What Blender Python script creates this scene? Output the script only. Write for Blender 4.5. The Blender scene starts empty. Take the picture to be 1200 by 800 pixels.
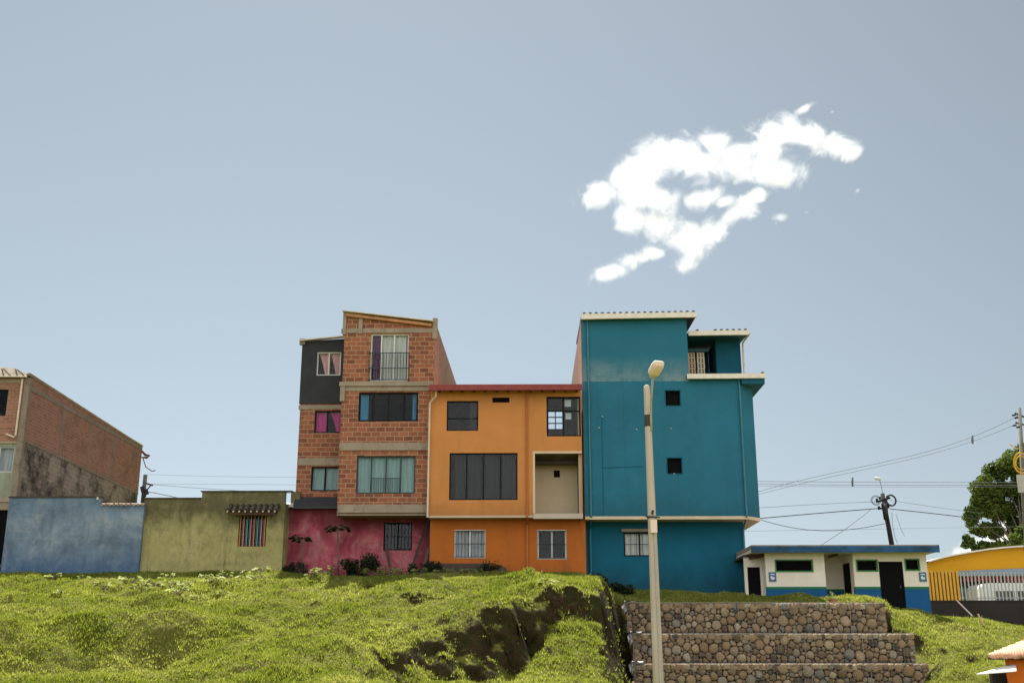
import bpy, math, random
import numpy as np
random.seed(7); rng = np.random.default_rng(7)
S = bpy.context.scene
COL = S.collection
R = math.radians

# ---------------------------------------------------------------- camera and measuring helpers
PITCH = math.atan(370 / 1300); YAW = 0.0148
EYE = (0.0, 0.0, 1.7)
cp, sp, cy, sy = math.cos(PITCH), math.sin(PITCH), math.cos(YAW), math.sin(YAW)
Fv = np.array([-sy * cp, cy * cp, sp]); Rv = np.array([cy, sy, 0.0]); Uv = np.array([sy * sp, -cy * sp, cp])
def ray(px, py): return Fv + Rv * ((px - 600) / 1300) + Uv * ((400 - py) / 1300)
def at(px, py, Y):
    d = ray(px, py); t = Y / d[1]
    return np.array([d[0] * t, Y, EYE[2] + d[2] * t])
def atx(px, py, X):
    d = ray(px, py); t = X / d[0]
    return np.array([X, d[1] * t, EYE[2] + d[2] * t])
def ZZ(py, Y, px=620): return at(px, py, Y)[2]
def XX(px, py, Y): return at(px, py, Y)[0]
def rect(px0, py0, px1, py1, Y):
    pm = (py0 + py1) / 2; xm = (px0 + px1) / 2
    return XX(px0, pm, Y), XX(px1, pm, Y), ZZ(py1, Y, xm), ZZ(py0, Y, xm)     # x0 x1 z0 z1

cam = bpy.data.cameras.new("camera"); camo = bpy.data.objects.new("camera", cam); COL.objects.link(camo)
cam.lens = 39.0; cam.sensor_width = 36.0; cam.sensor_fit = 'HORIZONTAL'; cam.clip_start = 0.1; cam.clip_end = 9000
camo.location = EYE; camo.rotation_euler = (math.pi / 2 + PITCH, 0, YAW)
S.camera = camo

# ---------------------------------------------------------------- materials
class NT:
    def __init__(s, name):
        s.m = bpy.data.materials.new(name); s.m.use_nodes = True
        s.t = s.m.node_tree; s.t.nodes.clear()
        s.out = s.t.nodes.new('ShaderNodeOutputMaterial')
    def n(s, typ, **kw):
        nd = s.t.nodes.new('ShaderNode' + typ)
        for k, v in kw.items(): setattr(nd, k, v)
        return nd
    def l(s, a, b): s.t.links.new(a, b)
    def val(s, sock, v):
        if hasattr(v, 'is_output') or hasattr(v, 'links'): s.l(v, sock)
        else: sock.default_value = v
    def math(s, op, a, b=None, clamp=False):
        nd = s.n('Math', operation=op); nd.use_clamp = clamp
        s.val(nd.inputs[0], a)
        if b is not None: s.val(nd.inputs[1], b)
        return nd.outputs[0]
    def coord(s, scale=(1, 1, 1), kind='Object'):
        tc = s.n('TexCoord'); mp = s.n('Mapping'); mp.inputs['Scale'].default_value = scale
        s.l(tc.outputs[kind], mp.inputs['Vector']); return mp.outputs[0]
    def noise(s, scale, vec=None, detail=6, rough=.6, dist=0):
        nd = s.n('TexNoise'); nd.inputs['Scale'].default_value = scale; nd.inputs['Detail'].default_value = detail
        nd.inputs['Roughness'].default_value = rough; nd.inputs['Distortion'].default_value = dist
        s.l(vec if vec is not None else s.coord(), nd.inputs['Vector']); return nd.outputs['Fac']
    def ramp(s, fac, *stops):
        nd = s.n('ValToRGB'); s.l(fac, nd.inputs[0]); e = nd.color_ramp.elements
        while len(e) < len(stops): e.new(0.5)
        for k, (p, c) in enumerate(stops):
            e[k].position = p
            e[k].color = (c, c, c, 1) if not hasattr(c, '__len__') else (*c[:3], 1)
        return nd.outputs[0]
    def mix(s, fac, a, b, typ='MIX'):
        nd = s.n('MixRGB', blend_type=typ); s.val(nd.inputs[0], fac)
        for i, v in ((1, a), (2, b)):
            if hasattr(v, '__len__') and not hasattr(v, 'links'): nd.inputs[i].default_value = (*v[:3], 1)
            else: s.val(nd.inputs[i], v)
        return nd.outputs[0]
    def bump(s, h, strength=.3, dist=.02):
        nd = s.n('Bump'); nd.inputs['Strength'].default_value = strength; nd.inputs['Distance'].default_value = dist
        s.l(h, nd.inputs['Height']); return nd.outputs[0]
    def bsdf(s, col, rough=.85, normal=None, metallic=0, spec=.3):
        b = s.n('BsdfPrincipled')
        if hasattr(col, '__len__') and not hasattr(col, 'links'): b.inputs['Base Color'].default_value = (*col[:3], 1)
        else: s.l(col, b.inputs['Base Color'])
        s.val(b.inputs['Roughness'], rough); b.inputs['Metallic'].default_value = metallic
        b.inputs['Specular IOR Level'].default_value = spec
        if normal is not None: s.l(normal, b.inputs['Normal'])
        return b.outputs[0]
    def fin(s, sh): s.l(sh, s.out.inputs[0]); return s.m

def sc(c, k): return tuple(min(1, v * k) for v in c)

def plaster(name, col, alt=None, var=.22, dirt=(.09, .085, .07), dirt_amt=.3, streak=.3, rough=.85, bump=.25, big=.5, low=None, high=None, edge_col=None, alt_lo=.55, mold=0, mold_col=(.028, .027, .022)):
    t = NT(name); alt = alt or sc(col, 1.35)
    n1 = t.noise(big, detail=8, rough=.65)
    c = t.mix(t.ramp(n1, (.38, 0), (.64, 1)), sc(col, 1 - var * .5), sc(col, 1 + var * .5))
    n2 = t.noise(.9, detail=9, rough=.72, dist=.6)
    c = t.mix(t.math('MULTIPLY', t.ramp(n2, (alt_lo, 0), (alt_lo + .17, 1)), .55 + (.55 - alt_lo) * 2.2), c, alt)
    n3 = t.noise(1.0, t.coord((2.6, 2.6, .22)), detail=7, rough=.7)
    c = t.mix(t.math('MULTIPLY', t.ramp(n3, (.52, 0), (.75, 1)), streak), c, dirt)
    n4 = t.noise(2.3, detail=10, rough=.75)
    c = t.mix(t.math('MULTIPLY', t.ramp(n4, (.58, 0), (.74, 1)), dirt_amt), c, dirt)
    if mold:                            # crisp black mould and scuffs in a few patches
        ma = t.noise(.45, detail=3); mb = t.noise(3.2, t.coord((1, 1, .75)), detail=12, rough=.82)
        f = t.math('MULTIPLY', t.ramp(ma, (.40, .25), (.68, 1)), t.ramp(mb, (.50, 0), (.63, 1)))
        c = t.mix(t.math('MULTIPLY', f, mold), c, mold_col)
    for rng_ in (low, high):            # rain splash, coping stains and darker wall tops: a height range, broken up by noise
        if rng_:
            tc = t.n('TexCoord'); sx = t.n('SeparateXYZ'); t.l(tc.outputs['Object'], sx.inputs[0])
            mr = t.n('MapRange'); t.l(sx.outputs[2], mr.inputs[0]); mr.inputs[1].default_value = rng_[0]; mr.inputs[2].default_value = rng_[1]
            ne = t.noise(1.3, t.coord((1, 1, .7)), detail=9, rough=.72, dist=.4)
            f = t.ramp(t.math('ADD', t.math('MULTIPLY', mr.outputs[0], .42), t.math('MULTIPLY', ne, .8)), (.52, 0), (.82, 1))
            c = t.mix(t.math('MULTIPLY', f, rng_[2]), c, edge_col or dirt)
    nb = t.math('ADD', t.noise(26, detail=4), t.math('MULTIPLY', t.noise(2.2, detail=3), 3.0))
    return t.fin(t.bsdf(c, rough, t.bump(nb, bump, .012)))

def brick(name, c1, c2, mortar, bw=.40, bh=.235, ms=.022, stain=.35, stain_col=(.035, .03, .027), bump=.6, stain_ramp=(.5, .72), stain_scale=None):
    t = NT(name)
    tc = t.n('TexCoord'); sx = t.n('SeparateXYZ'); t.l(tc.outputs['Object'], sx.inputs[0])
    cx = t.n('CombineXYZ'); t.l(t.math('ADD', sx.outputs[0], sx.outputs[1]), cx.inputs[0]); t.l(sx.outputs[2], cx.inputs[1])
    # uneven coursing: a small wobble of the joint lines
    wob = t.n('TexNoise'); wob.inputs['Scale'].default_value = 1.7; wob.inputs['Detail'].default_value = 3
    t.l(cx.outputs[0], wob.inputs['Vector'])
    wv = t.n('VectorMath', operation='MULTIPLY_ADD')
    t.l(wob.outputs['Color'], wv.inputs[0]); wv.inputs[1].default_value = (.10, .075, 0); t.l(cx.outputs[0], wv.inputs[2])
    b = t.n('TexBrick'); t.l(wv.outputs[0], b.inputs['Vector'])
    b.inputs['Scale'].default_value = 1; b.inputs['Brick Width'].default_value = bw; b.inputs['Row Height'].default_value = bh
    b.inputs['Mortar Size'].default_value = ms; b.inputs['Mortar Smooth'].default_value = .25; b.inputs['Bias'].default_value = -.1
    b.inputs['Color1'].default_value = (*c1, 1); b.inputs['Color2'].default_value = (*c2, 1); b.inputs['Mortar'].default_value = (*mortar, 1)
    n1 = t.noise(5.5, detail=8, rough=.75)
    c = t.mix(t.ramp(n1, (.3, .0), (.75, .55)), b.outputs[0], t.mix(.5, b.outputs[0], sc(c1, 1.5)))
    n3 = t.noise(.55, detail=9, rough=.7) if not stain_scale else t.noise(1.0, t.coord(stain_scale), detail=10, rough=.74)
    c = t.mix(t.math('MULTIPLY', t.ramp(n3, (stain_ramp[0], 0), (stain_ramp[1], 1)), stain), c, stain_col)
    # mortar smears
    n4 = t.noise(1.9, t.coord((1, 1, .6)), detail=8, rough=.7)
    c = t.mix(t.ramp(n4, (.6, 0), (.74, .55)), c, mortar)
    h = t.math('ADD', t.math('MULTIPLY', b.outputs['Fac'], -1.0), t.math('MULTIPLY', t.noise(18, detail=4), .35))
    return t.fin(t.bsdf(c, .9, t.bump(h, bump, .015)))

def simple(name, col, rough=.6, metallic=0, var=.15, scale=4, bump=.1, spec=.35):
    t = NT(name); n = t.noise(scale, detail=7)
    c = t.mix(t.ramp(n, (.3, 0), (.7, 1)), sc(col, 1 - var), sc(col, 1 + var))
    return t.fin(t.bsdf(c, rough, t.bump(t.noise(scale * 6, detail=3), bump, .006), metallic, spec))

def glass_mat(name, tint=(.93, .96, .97), refl=.004, rough=.04):
    t = NT(name)
    tr = t.n('BsdfTransparent'); tr.inputs[0].default_value = (*tint, 1)
    gl = t.n('BsdfGlossy'); gl.inputs[0].default_value = (.9, .93, .95, 1); gl.inputs['Roughness'].default_value = rough
    n = t.bump(t.noise(1.4, detail=2), .04, .02); t.l(n, gl.inputs['Normal'])
    lw = t.n('LayerWeight'); lw.inputs[0].default_value = .25
    f = t.math('ADD', t.math('MULTIPLY', lw.outputs['Fresnel'], .38), refl, clamp=True)
    mx = t.n('MixShader'); t.l(f, mx.inputs[0]); t.l(tr.outputs[0], mx.inputs[1]); t.l(gl.outputs[0], mx.inputs[2])
    return t.fin(mx.outputs[0])

def cloth(name, col, var=.25):
    t = NT(name); n = t.noise(1.0, t.coord((9, 9, .5)), detail=5)
    c = t.mix(t.ramp(n, (.3, 0), (.7, 1)), sc(col, 1 - var), sc(col, 1 + var))
    d = t.n('BsdfDiffuse'); t.l(c, d.inputs[0])
    return t.fin(d.outputs[0])

def leafmat(name, ca, cb, trans=.4, scale=.7, cc=None):
    t = NT(name)
    g = t.n('NewGeometry'); n = t.noise(scale, t.coord(kind='Object'), detail=5)
    f = t.math('ADD', t.math('MULTIPLY', g.outputs['Random Per Island'], .55), t.math('MULTIPLY', t.ramp(n, (.36, 0), (.64, 1)), .45))
    c = t.ramp(f, (.1, ca), (.85, cb)) if cc is None else t.ramp(f, (.08, ca), (.6, cb), (.97, cc))
    d = t.bsdf(c, .6, spec=.25)
    tl = t.n('BsdfTranslucent'); t.l(t.mix(1, c, (1.25, 1.3, .7), 'MULTIPLY'), tl.inputs[0])
    mx = t.n('MixShader'); mx.inputs[0].default_value = trans; t.l(d, mx.inputs[1]); t.l(tl.outputs[0], mx.inputs[2])
    return t.fin(mx.outputs[0])

M = {}
M['teal_up'] = plaster('teal_upper', (.018, .143, .222), mold=.12, mold_col=(.01, .06, .09), alt=(.034, .17, .23), var=.2, dirt=(.016, .085, .12), dirt_amt=.4, streak=.45, big=.35, low=(4.6, 3.4, .5), high=(9.4, 11.0, .5))  # upper storeys lighter and less saturated than the lower wall
M['teal_low'] = plaster('teal_deep', (.003, .105, .175), alt=(.006, .12, .185), var=.2, dirt=(.004, .05, .08), dirt_amt=.35, streak=.35, low=(1.6, .2, .7), high=(2.6, 3.4, .5))  # lower wall, darker towards its top below the overhang
M['teal_dark'] = plaster('teal_room', (.006, .10, .17), alt=(.01, .11, .18), var=.10, dirt=(.01, .06, .09), dirt_amt=.15, streak=.1)
M['orange_up'] = plaster('orange_upper', (.55, .225, .066), alt=(.58, .255, .085), var=.14, dirt=(.32, .14, .05), dirt_amt=.3, streak=.35, low=(4.3, 3.2, .5), high=(8.2, 9.3, .4))  # upper wall lighter than the deeper orange below it
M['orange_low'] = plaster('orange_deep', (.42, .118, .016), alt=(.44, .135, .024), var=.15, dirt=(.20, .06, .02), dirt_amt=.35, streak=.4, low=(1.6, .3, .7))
M['pink'] = plaster('crimson_worn', (.34, .055, .09), alt=(.46, .20, .21), alt_lo=.45, mold=.6, mold_col=(.06, .015, .02), var=.6, dirt=(.13, .018, .03), dirt_amt=.55, streak=.45, big=.9, low=(1.4, .4, .6), high=(2.3, 3.1, .75), edge_col=(.10, .012, .02))  # worn crimson, darker towards the wall top below the overhang
M['blue'] = plaster('blue_worn', (.150, .210, .280), alt=(.29, .33, .355), alt_lo=.48, mold=.5, mold_col=(.06, .085, .11), var=.6, dirt=(.07, .09, .115), dirt_amt=.75, streak=.5, big=.8, low=(2.6, .6, .95), high=(2.9, 3.8, .35), edge_col=(.045, .10, .20))
M['olive'] = plaster('olive_worn', (.33, .30, .125), alt=(.40, .365, .19), alt_lo=.5, mold=.9, var=.3, dirt=(.09, .08, .04), dirt_amt=.5, streak=.55, big=.7, low=(1.1, .3, .85), high=(2.2, 3.5, .8), edge_col=(.05, .045, .025))
M['cream'] = plaster('cream', (.72, .67, .58), var=.06, dirt=(.5, .43, .33), dirt_amt=.12, streak=.12)
M['royal'] = plaster('royal_blue', (.006, .085, .23), alt=(.01, .10, .25), var=.12, dirt=(.01, .06, .12), dirt_amt=.2, streak=.2)
M['bandgreen'] = plaster('band_green', (.02, .15, .07), var=.1, dirt_amt=.1, streak=.1)
M['beige'] = plaster('beige', (.52, .42, .30), var=.08, dirt=(.3, .24, .17), dirt_amt=.15, streak=.2)
M['slab'] = plaster('slab_beige', (.60, .48, .34), var=.12, dirt=(.25, .19, .13), dirt_amt=.3, streak=.1)
M['concrete'] = plaster('concrete', (.31, .25, .19), mold=.7, mold_col=(.07, .055, .04), alt=(.39, .325, .255), var=.25, dirt=(.12, .10, .08), dirt_amt=.4, streak=.3)
M['grey_green'] = plaster('grey_green', (.24, .26, .20), mold=.6, var=.3, dirt_amt=.5, streak=.5)
M['concrete_far'] = plaster('concrete_far', (.23, .185, .145), mold=.8, alt=(.31, .25, .19), var=.25, dirt=(.10, .08, .06), dirt_amt=.6, streak=.5)
M['concrete_pale'] = plaster('concrete_pole', (.50, .43, .355), alt=(.54, .47, .39), var=.1, dirt=(.25, .2, .16), dirt_amt=.2, streak=.2)
M['darkstone'] = plaster('dark_retaining', (.028, .024, .022), alt=(.05, .045, .04), var=.3, dirt=(.012, .011, .01), dirt_amt=.5, streak=.5)
M['ochre'] = plaster('ochre', (.60, .30, .012), alt=(.63, .33, .03), var=.06, dirt=(.4, .2, .02), dirt_amt=.12, streak=.15)
M['greyband'] = plaster('greyband', (.22, .27, .33), var=.15, dirt_amt=.2, streak=.2)
M['brick'] = brick('clay_block', (.32, .115, .060), (.11, .038, .025), (.40, .28, .19), bw=.43, bh=.215, ms=.017, stain=.5)
M['brick_wing'] = brick('clay_block_wing', (.30, .11, .058), (.11, .038, .025), (.32, .22, .15), bw=.43, bh=.215, stain=.5)
M['brick_side'] = brick('clay_side', (.33, .185, .13), (.19, .095, .07), (.44, .34, .27), bw=.40, bh=.22, ms=.02, stain=.4, stain_col=(.10, .05, .035))
M['brick_far'] = brick('clay_far', (.30, .145, .10), (.20, .092, .064), (.33, .22, .16), bw=.36, bh=.15, ms=.014, stain=.55, stain_col=(.07, .045, .035))
M['brick_grey'] = brick('grey_block', (.27, .22, .17), (.19, .15, .12), (.33, .27, .22), bw=.42, bh=.22, ms=.02, stain=.95, stain_col=(.018, .016, .014), stain_ramp=(.44, .62), stain_scale=(1.1, .7, .8))
M['black_clad'] = simple('charcoal_cladding', (.022, .024, .030), .7, var=.25, scale=1.5, bump=.3)
M['darkroof'] = simple('dark_sheet', (.025, .028, .034), .5, var=.25)
M['maroon'] = simple('maroon_gutter', (.23, .035, .03), .5, var=.2)
M['white_paint'] = simple('white_gutter', (.72, .66, .58), .55, var=.12)
M['white_metal'] = simple('white_frame', (.62, .62, .60), .5, var=.08)
M['alu'] = simple('aluminium', (.45, .46, .46), .4, .6, var=.1)
M['black_metal'] = simple('black_frame', (.010, .010, .013), .6, var=.2, spec=.12)
M['teal_metal'] = simple('green_frame', (.02, .05, .05), .5, var=.2)
M['rail_metal'] = simple('rail_iron', (.025, .035, .035), .5, var=.2)
M['wood'] = simple('roof_wood', (.42, .20, .085), .75, var=.3, scale=2)
M['wood_dark'] = simple('dark_wood', (.07, .032, .018), .8, var=.35, scale=2)
M['plank'] = simple('old_plank', (.06, .045, .036), .85, var=.4, scale=2)
M['clay_tile'] = simple('clay_tile', (.46, .20, .11), .8, var=.35, scale=3, bump=.3)
M['clay_tile_pale'] = simple('pale_clay_tile', (.60, .34, .22), .8, var=.3, scale=3, bump=.3)
M['tile_dirty'] = simple('old_tile', (.055, .042, .032), .85, var=.5, scale=5, bump=.3)
M['zinc'] = simple('zinc_sheet', (.66, .60, .54), .55, .1, var=.2, scale=2)
M['pvc'] = simple('pvc_pipe', (.62, .53, .42), .5, var=.12)
M['pvc_teal'] = simple('teal_pipe', (.035, .17, .22), .5, var=.12)
M['pvc_orange'] = simple('orange_pipe', (.40, .13, .03), .55, var=.12)
M['royal_metal'] = simple('blue_fascia', (.008, .065, .15), .65, var=.6, scale=2)
M['green_frame'] = simple('bright_green_frame', (.035, .20, .05), .5, var=.15)
M['black_void'] = simple('black_door', (.005, .005, .006), .75, var=.2, spec=.06)
M['ochre_dark'] = simple('ochre_sheet', (.20, .09, .012), .7, var=.2)
M['bar_grey'] = simple('grey_bar', (.36, .38, .38), .5, var=.15)
M['bar_orange'] = simple('orange_bar', (.62, .33, .04), .55, var=.15)
M['green_panel'] = simple('green_panel', (.10, .24, .19), .6, var=.15)
M['red_letter'] = simple('red_letter', (.42, .03, .05), .6, var=.2)
M['sign_blue'] = simple('sign_blue', (.07, .13, .24), .5, var=.15)
M['sign_white'] = simple('sign_white', (.60, .66, .72), .5, var=.08)
M['van_white'] = simple('van_paint', (.72, .72, .70), .3, var=.04, spec=.5)
M['van_glass'] = simple('van_glass', (.012, .013, .018), .1, var=.1, spec=.6, bump=0)
M['rubber'] = simple('rubber', (.02, .02, .02), .8)
M['cable'] = simple('cable', (.16, .165, .17), .7)
M['cable_black'] = simple('black_cable', (.02, .02, .022), .7)
M['pole_dark'] = simple('tarred_pole', (.012, .011, .010), .85, var=.35)
M['yellow_cable'] = simple('yellow_cable', (.62, .36, .03), .6)
M['box_grey'] = simple('grey_cabinet', (.40, .38, .34), .5, var=.1)
M['lamp_head'] = simple('lamp_cover', (.80, .68, .60), .5, var=.05, bump=.02)
M['lamp_lens'] = simple('lamp_lens', (.78, .60, .50), .3, var=.06, bump=.02)
M['orange_wall'] = plaster('kiosk_orange', (.68, .16, .012), alt=(.70, .18, .02), var=.08, dirt=(.4, .1, .02), dirt_amt=.15, streak=.15)
M['awning'] = simple('awning_sheet', (.78, .76, .73), .5, var=.06)
M['pot'] = simple('clay_pot', (.30, .12, .07), .8, var=.25)
M['bark'] = simple('bark', (.10, .075, .055), .9, var=.35, scale=3, bump=.5)
M['stem'] = simple('papaya_stem', (.12, .085, .07), .85, var=.3, scale=4, bump=.3)
M['liner'] = simple('geotextile', (.40, .39, .38), .9, var=.2, scale=3, bump=.4)
M['wire'] = simple('galvanised', (.30, .28, .26), .5, .5, var=.1)
M['rubble'] = simple('rubble', (.05, .042, .036), .9, var=.5, scale=3, bump=.6)
M['scrap'] = simple('rusty_scrap', (.15, .055, .035), .75, var=.4)
M['glass'] = glass_mat('window_glass')
M['glass_dark'] = glass_mat('dark_glass', (.42, .45, .50), .06)
M['hollow'] = simple('hollow_block', (.50, .37, .25), .85, var=.25, scale=5, bump=.3)
M['room'] = simple('room_wall', (.13, .12, .11), .9, var=.2)
for nm, c in dict(cur_white=(.60, .58, .54), cur_purple=(.13, .035, .10), cur_pink=(.62, .30, .29), cur_magenta=(.50, .035, .20), cur_blue=(.05, .22, .38),
                  cur_teal=(.26, .38, .38), cur_grey=(.032, .032, .036), cur_dusk=(.05, .04, .055), cur_lace=(.40, .40, .42)).items():
    M[nm] = cloth(nm, c)
M['grass'] = leafmat('grass_blades', (.085, .125, .016), (.235, .258, .045), .5, .35, cc=(.41, .385, .17))
M['tree_leaf'] = leafmat('tree_leaves', (.018, .042, .008), (.105, .145, .022), .4, .5)
M['dark_leaf'] = leafmat('bush_leaves', (.007, .013, .006), (.020, .030, .010), .2, 1.5)
M['papaya_leaf'] = leafmat('papaya_leaves', (.010, .018, .006), (.022, .036, .010), .25, 1.5)
M['weed_leaf'] = leafmat('weed_leaves', (.10, .14, .04), (.30, .33, .14), .4, 1.5, cc=(.5, .5, .35))

def teal_weathered():
    t = NT('teal_weathered')
    n1 = t.noise(.35, detail=8, rough=.65)
    c = t.mix(t.ramp(n1, (.35, 0), (.7, 1)), (.016, .134, .208), (.022, .153, .232))
    n2 = t.noise(.75, t.coord((1, 1, 1.25)), detail=11, rough=.74, dist=.35)
    tc = t.n('TexCoord'); sx = t.n('SeparateXYZ'); t.l(tc.outputs['Object'], sx.inputs[0])
    z0, z1 = 8.55, 10.15
    up = t.n('MapRange'); t.l(sx.outputs[2], up.inputs[0]); up.inputs[1].default_value = z0; up.inputs[2].default_value = z0 + .05
    dn = t.n('MapRange'); t.l(sx.outputs[2], dn.inputs[0]); dn.inputs[1].default_value = z1 + .5; dn.inputs[2].default_value = z0 + .7
    m = t.math('MULTIPLY', t.math('MULTIPLY', t.ramp(n2, (.36, 0), (.60, 1)), up.outputs[0]), dn.outputs[0])
    c = t.mix(t.math('MULTIPLY', m, .85), c, (.24, .31, .31))
    n3 = t.noise(1.0, t.coord((2.6, 2.6, .2)), detail=7, rough=.7)
    c = t.mix(t.math('MULTIPLY', t.ramp(n3, (.55, 0), (.8, 1)), .25), c, (.018, .09, .125))
    nb = t.math('ADD', t.noise(26, detail=4), t.math('MULTIPLY', t.noise(2.2, detail=3), 3.0))
    return t.fin(t.bsdf(c, .85, t.bump(nb, .25, .012)))
M['teal_wx'] = teal_weathered()

def ground_mat():
    t = NT('hillside')
    v = t.coord()
    g = t.n('NewGeometry'); sx = t.n('SeparateXYZ'); t.l(g.outputs['Normal'], sx.inputs[0])
    n = t.noise(.9, v, detail=8, rough=.65); n2 = t.noise(6, v, detail=8, rough=.7); n3 = t.noise(.25, v, detail=4)
    gr = t.mix(t.ramp(n2, (.3, 0), (.7, 1)), (.08, .09, .015), (.20, .195, .042))
    gr = t.mix(t.math('MULTIPLY', t.ramp(n, (.55, 0), (.75, 1)), .7), gr, (.16, .12, .06))
    so = t.mix(t.ramp(n2, (.3, 0), (.75, 1)), (.018, .011, .006), (.066, .040, .020))
    so = t.mix(t.math('MULTIPLY', t.ramp(n, (.5, 0), (.7, 1)), .45), so, (.06, .075, .02))
    steep = t.math('ADD', sx.outputs[2], t.math('MULTIPLY', t.math('SUBTRACT', n2, .5), .35))
    so = t.mix(t.ramp(t.noise(1.7, v, detail=9, rough=.75), (.44, 0), (.60, .75)), so, (.034, .042, .011))
    tc2 = t.n('TexCoord'); sx2 = t.n('SeparateXYZ'); t.l(tc2.outputs['Object'], sx2.inputs[0])       # the bare earth is only at the cut bank
    cut = t.n('MapRange'); t.l(t.math('ADD', sx2.outputs[0], t.math('MULTIPLY', n, 3.0)), cut.inputs[0]); cut.inputs[1].default_value = -7.5; cut.inputs[2].default_value = -5.5
    c = t.mix(t.math('MULTIPLY', t.math('SUBTRACT', 1.0, t.ramp(steep, (.60, 0), (.73, 1))), cut.outputs[0]), gr, so)
    h = t.math('ADD', n2, t.noise(22, v, detail=5))
    return t.fin(t.bsdf(c, .95, t.bump(h, .8, .08), spec=.1))
M['ground'] = ground_mat()

def stone_mat():
    t = NT('river_stones'); g = t.n('NewGeometry'); r = g.outputs['Random Per Island']
    c = t.ramp(r, (.0, (.07, .06, .05)), (.18, (.23, .165, .10)), (.40, (.37, .265, .155)), (.6, (.26, .17, .095)), (.78, (.40, .31, .20)), (.92, (.19, .185, .165)), (1.0, (.46, .385, .27)))
    n = t.noise(7, detail=8, rough=.7)
    c = t.mix(t.ramp(n, (.35, 0), (.75, .7)), c, t.mix(1, c, (.55, .5, .45), 'MULTIPLY'))
    return t.fin(t.bsdf(c, .85, t.bump(t.noise(14, detail=5), .5, .02), spec=.2))
M['stone'] = stone_mat()
M['core'] = simple('gabion_core', (.012, .011, .010), .95, var=.3)

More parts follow.
